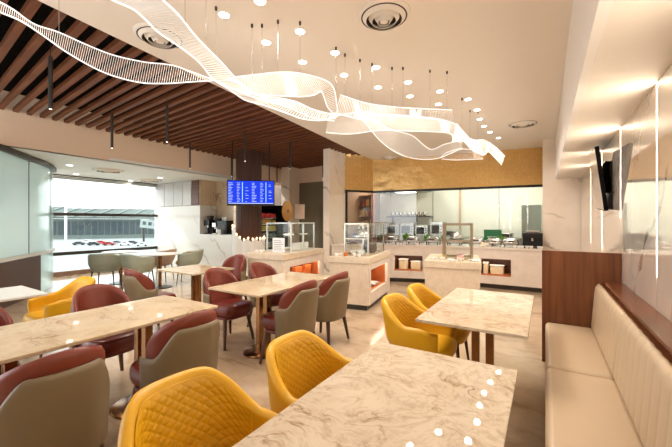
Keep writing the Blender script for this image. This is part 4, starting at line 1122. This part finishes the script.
rf = MB(); rf.add([(W0-2, -3, 11.3), (W1+2, -3, 11.3), (W1+2, 30, 18.6), (W0-2, 30, 18.6), (W0-2, -3, 12), (W1+2, -3, 12), (W1+2, 30, 19.3), (W0-2, 30, 19.3)],
       [(0, 3, 2, 1), (4, 5, 6, 7), (0, 1, 5, 4), (1, 2, 6, 5), (2, 3, 7, 6), (3, 0, 4, 7)])
rf.build('roof', plain('terminal roof', srgb(56, 68, 62), .5), t)
mb = MB()
for i in range(12):
    x = W0+(W1-W0)*i/12; mb.add([(x, -3, 12.05), (x+.6, -3, 12.05), (x+6.6, 30, 19.35), (x+6, 30, 19.35), (x, -3, 12.6), (x+.6, -3, 12.6), (x+6.6, 30, 19.8), (x+6, 30, 19.8)], [(4, 5, 6, 7), (0, 1, 5, 4), (1, 2, 6, 5), (2, 3, 7, 6), (3, 0, 4, 7)])
mb.build('roof_truss', plain('truss pale', srgb(124, 132, 128), .5), t)
# lamp gantry
p = ext(65.8, 250, 112); t = thing('lamp_gantry', 'tall white post with horizontal arm outside the window', 'post', (p.x, p.y, GZ), ang)
MB().tube((0, 0, 0), (0, 0, 14.6), .35, n=12).build('post', M['white'], t); MB().box(0, 32, -.25, .25, 14.1, 14.6).build('arm', M['white'], t)
# boarding bridge
a2 = ext(138, 238, 160); t = thing('boarding_bridge', 'white inclined boarding bridge at the right side of the window view', 'bridge', (a2.x, a2.y, GZ), ang)
R = Matrix.Rotation(.13, 4, 'Y')
MB().box(0, 26, -1.8, 1.8, 7, 11, R).build('tunnel', plain('bridge pale', srgb(160, 168, 164), .5), t)
MB().box(2, 2.8, -.4, .4, 0, 6.9).box(18, 18.8, -.4, .4, 0, 5).build('support', M['darkmetal'], t)
mb = MB()
for i in range(10): mb.box(1+i*2.4, 2.4+i*2.4, -1.9, -1.81, 8.4, 10, R)
mb.build('window_row', bpy.data.materials['dark terminal glass'], t)
# cars
def make_car(mat, label):
    t = thing('car', label, 'car')
    side = [(-2.1, .35), (2.1, .35), (2.15, .8), (1.4, .95), (.8, 1.4), (-.9, 1.42), (-1.7, .95), (-2.15, .85)]
    mb = MB(); n = len(side); vs = [(x, -.85, z) for x, z in side]+[(x, .85, z) for x, z in side]
    mb.add(vs, [tuple(range(n)), tuple(range(2*n-1, n-1, -1))]+[(i, n+i, n+(i+1) % n, (i+1) % n) for i in range(n)]); mb.build('body', mat, t)
    mb = MB().box(-.75, .65, -.87, .87, .98, 1.32); mb.build('side_windows', M['blackgloss'], t)
    for x in (-1.3, 1.3):
        for y in (-.8, .8): MB().tube((x, y-.1, .33), (x, y+.1, .33), .33, n=14).build('wheel', M['black'], t)
    return t
cc_ = [((200, 40, 40), 'red'), ((230, 230, 230), 'white'), ((60, 66, 76), 'dark grey'), ((160, 30, 34), 'dark red'), ((120, 126, 130), 'silver'), ((236, 236, 236), 'pale'), ((70, 74, 84), 'slate grey'), ((214, 214, 214), 'light grey'), ((40, 44, 50), 'black')]
cp = [(101, 244), (87, 243), (79, 245), (109, 245.4), (117, 244), (125, 245.4), (132, 244), (142, 246), (94, 245.4)]
where = ['fifth from the left of the parked row', 'second from the left among parked cars', 'leftmost of the parked cars', 'in the middle of the parked row', 'right of the middle of the parked row', 'third from the right of the parked row', 'second from the right of the parked row', 'rightmost of the parked cars', 'between the leftmost and the red car']
for (c, nm), (px, py), w in zip(cc_, cp, where):
    t = make_car(plain('car paint '+nm, srgb(*c), .3), '%s car outside the window, %s' % (nm, w)); p = atz(px, py, GZ); t.location = p; t.rotation_euler = (0, 0, ang+random.uniform(-.1, .1))

# ================================================================= LIGHT
w = bpy.data.worlds.new('world'); bpy.context.scene.world = w; w.use_nodes = True
bg = w.node_tree.nodes['Background']; bg.inputs[0].default_value = (.93, .97, 1, 1); bg.inputs[1].default_value = 3.3
s = bpy.data.lights.new('sun', 'SUN'); s.energy = 3.2; s.angle = math.radians(2); s.color = (1, .96, .9)
so = bpy.data.objects.new('sun', s); C.objects.link(so)
so.rotation_euler = Vector((.62, .28, -.6)).normalized().to_track_quat('-Z', 'Y').to_euler()
# kitchen fluorescent lights; leftmost panel added to brighten the dim left end
for x in (-4.7, -3.8, -2.2, -.8):
    ld = bpy.data.lights.new('kitchen_lamp', 'AREA'); ld.energy = 22; ld.size = .6; ld.color = (.97, 1, .95)
    t = thing('ceiling_light', 'square light panel in the kitchen ceiling', 'light', (x, 10.4, 2.99), 0, 'light panels in the kitchen ceiling')
    MB().box(-.3, .3, -.3, .3, -.004, .0).build('diffuser', emit('kitchen panel %.1f' % x, (.97, 1, .95, 1), 2.5), t)
    lo = bpy.data.objects.new('lamp', ld); C.objects.link(lo); lo.location = (0, 0, -.01); lo.parent = t
bpy.context.scene.cycles.transparent_max_bounces = 32
vs_ = bpy.context.scene.view_settings
vs_.view_transform = 'Standard'; vs_.look = 'None'; vs_.gamma = 1; vs_.exposure = 0.45; vs_.use_curve_mapping = False
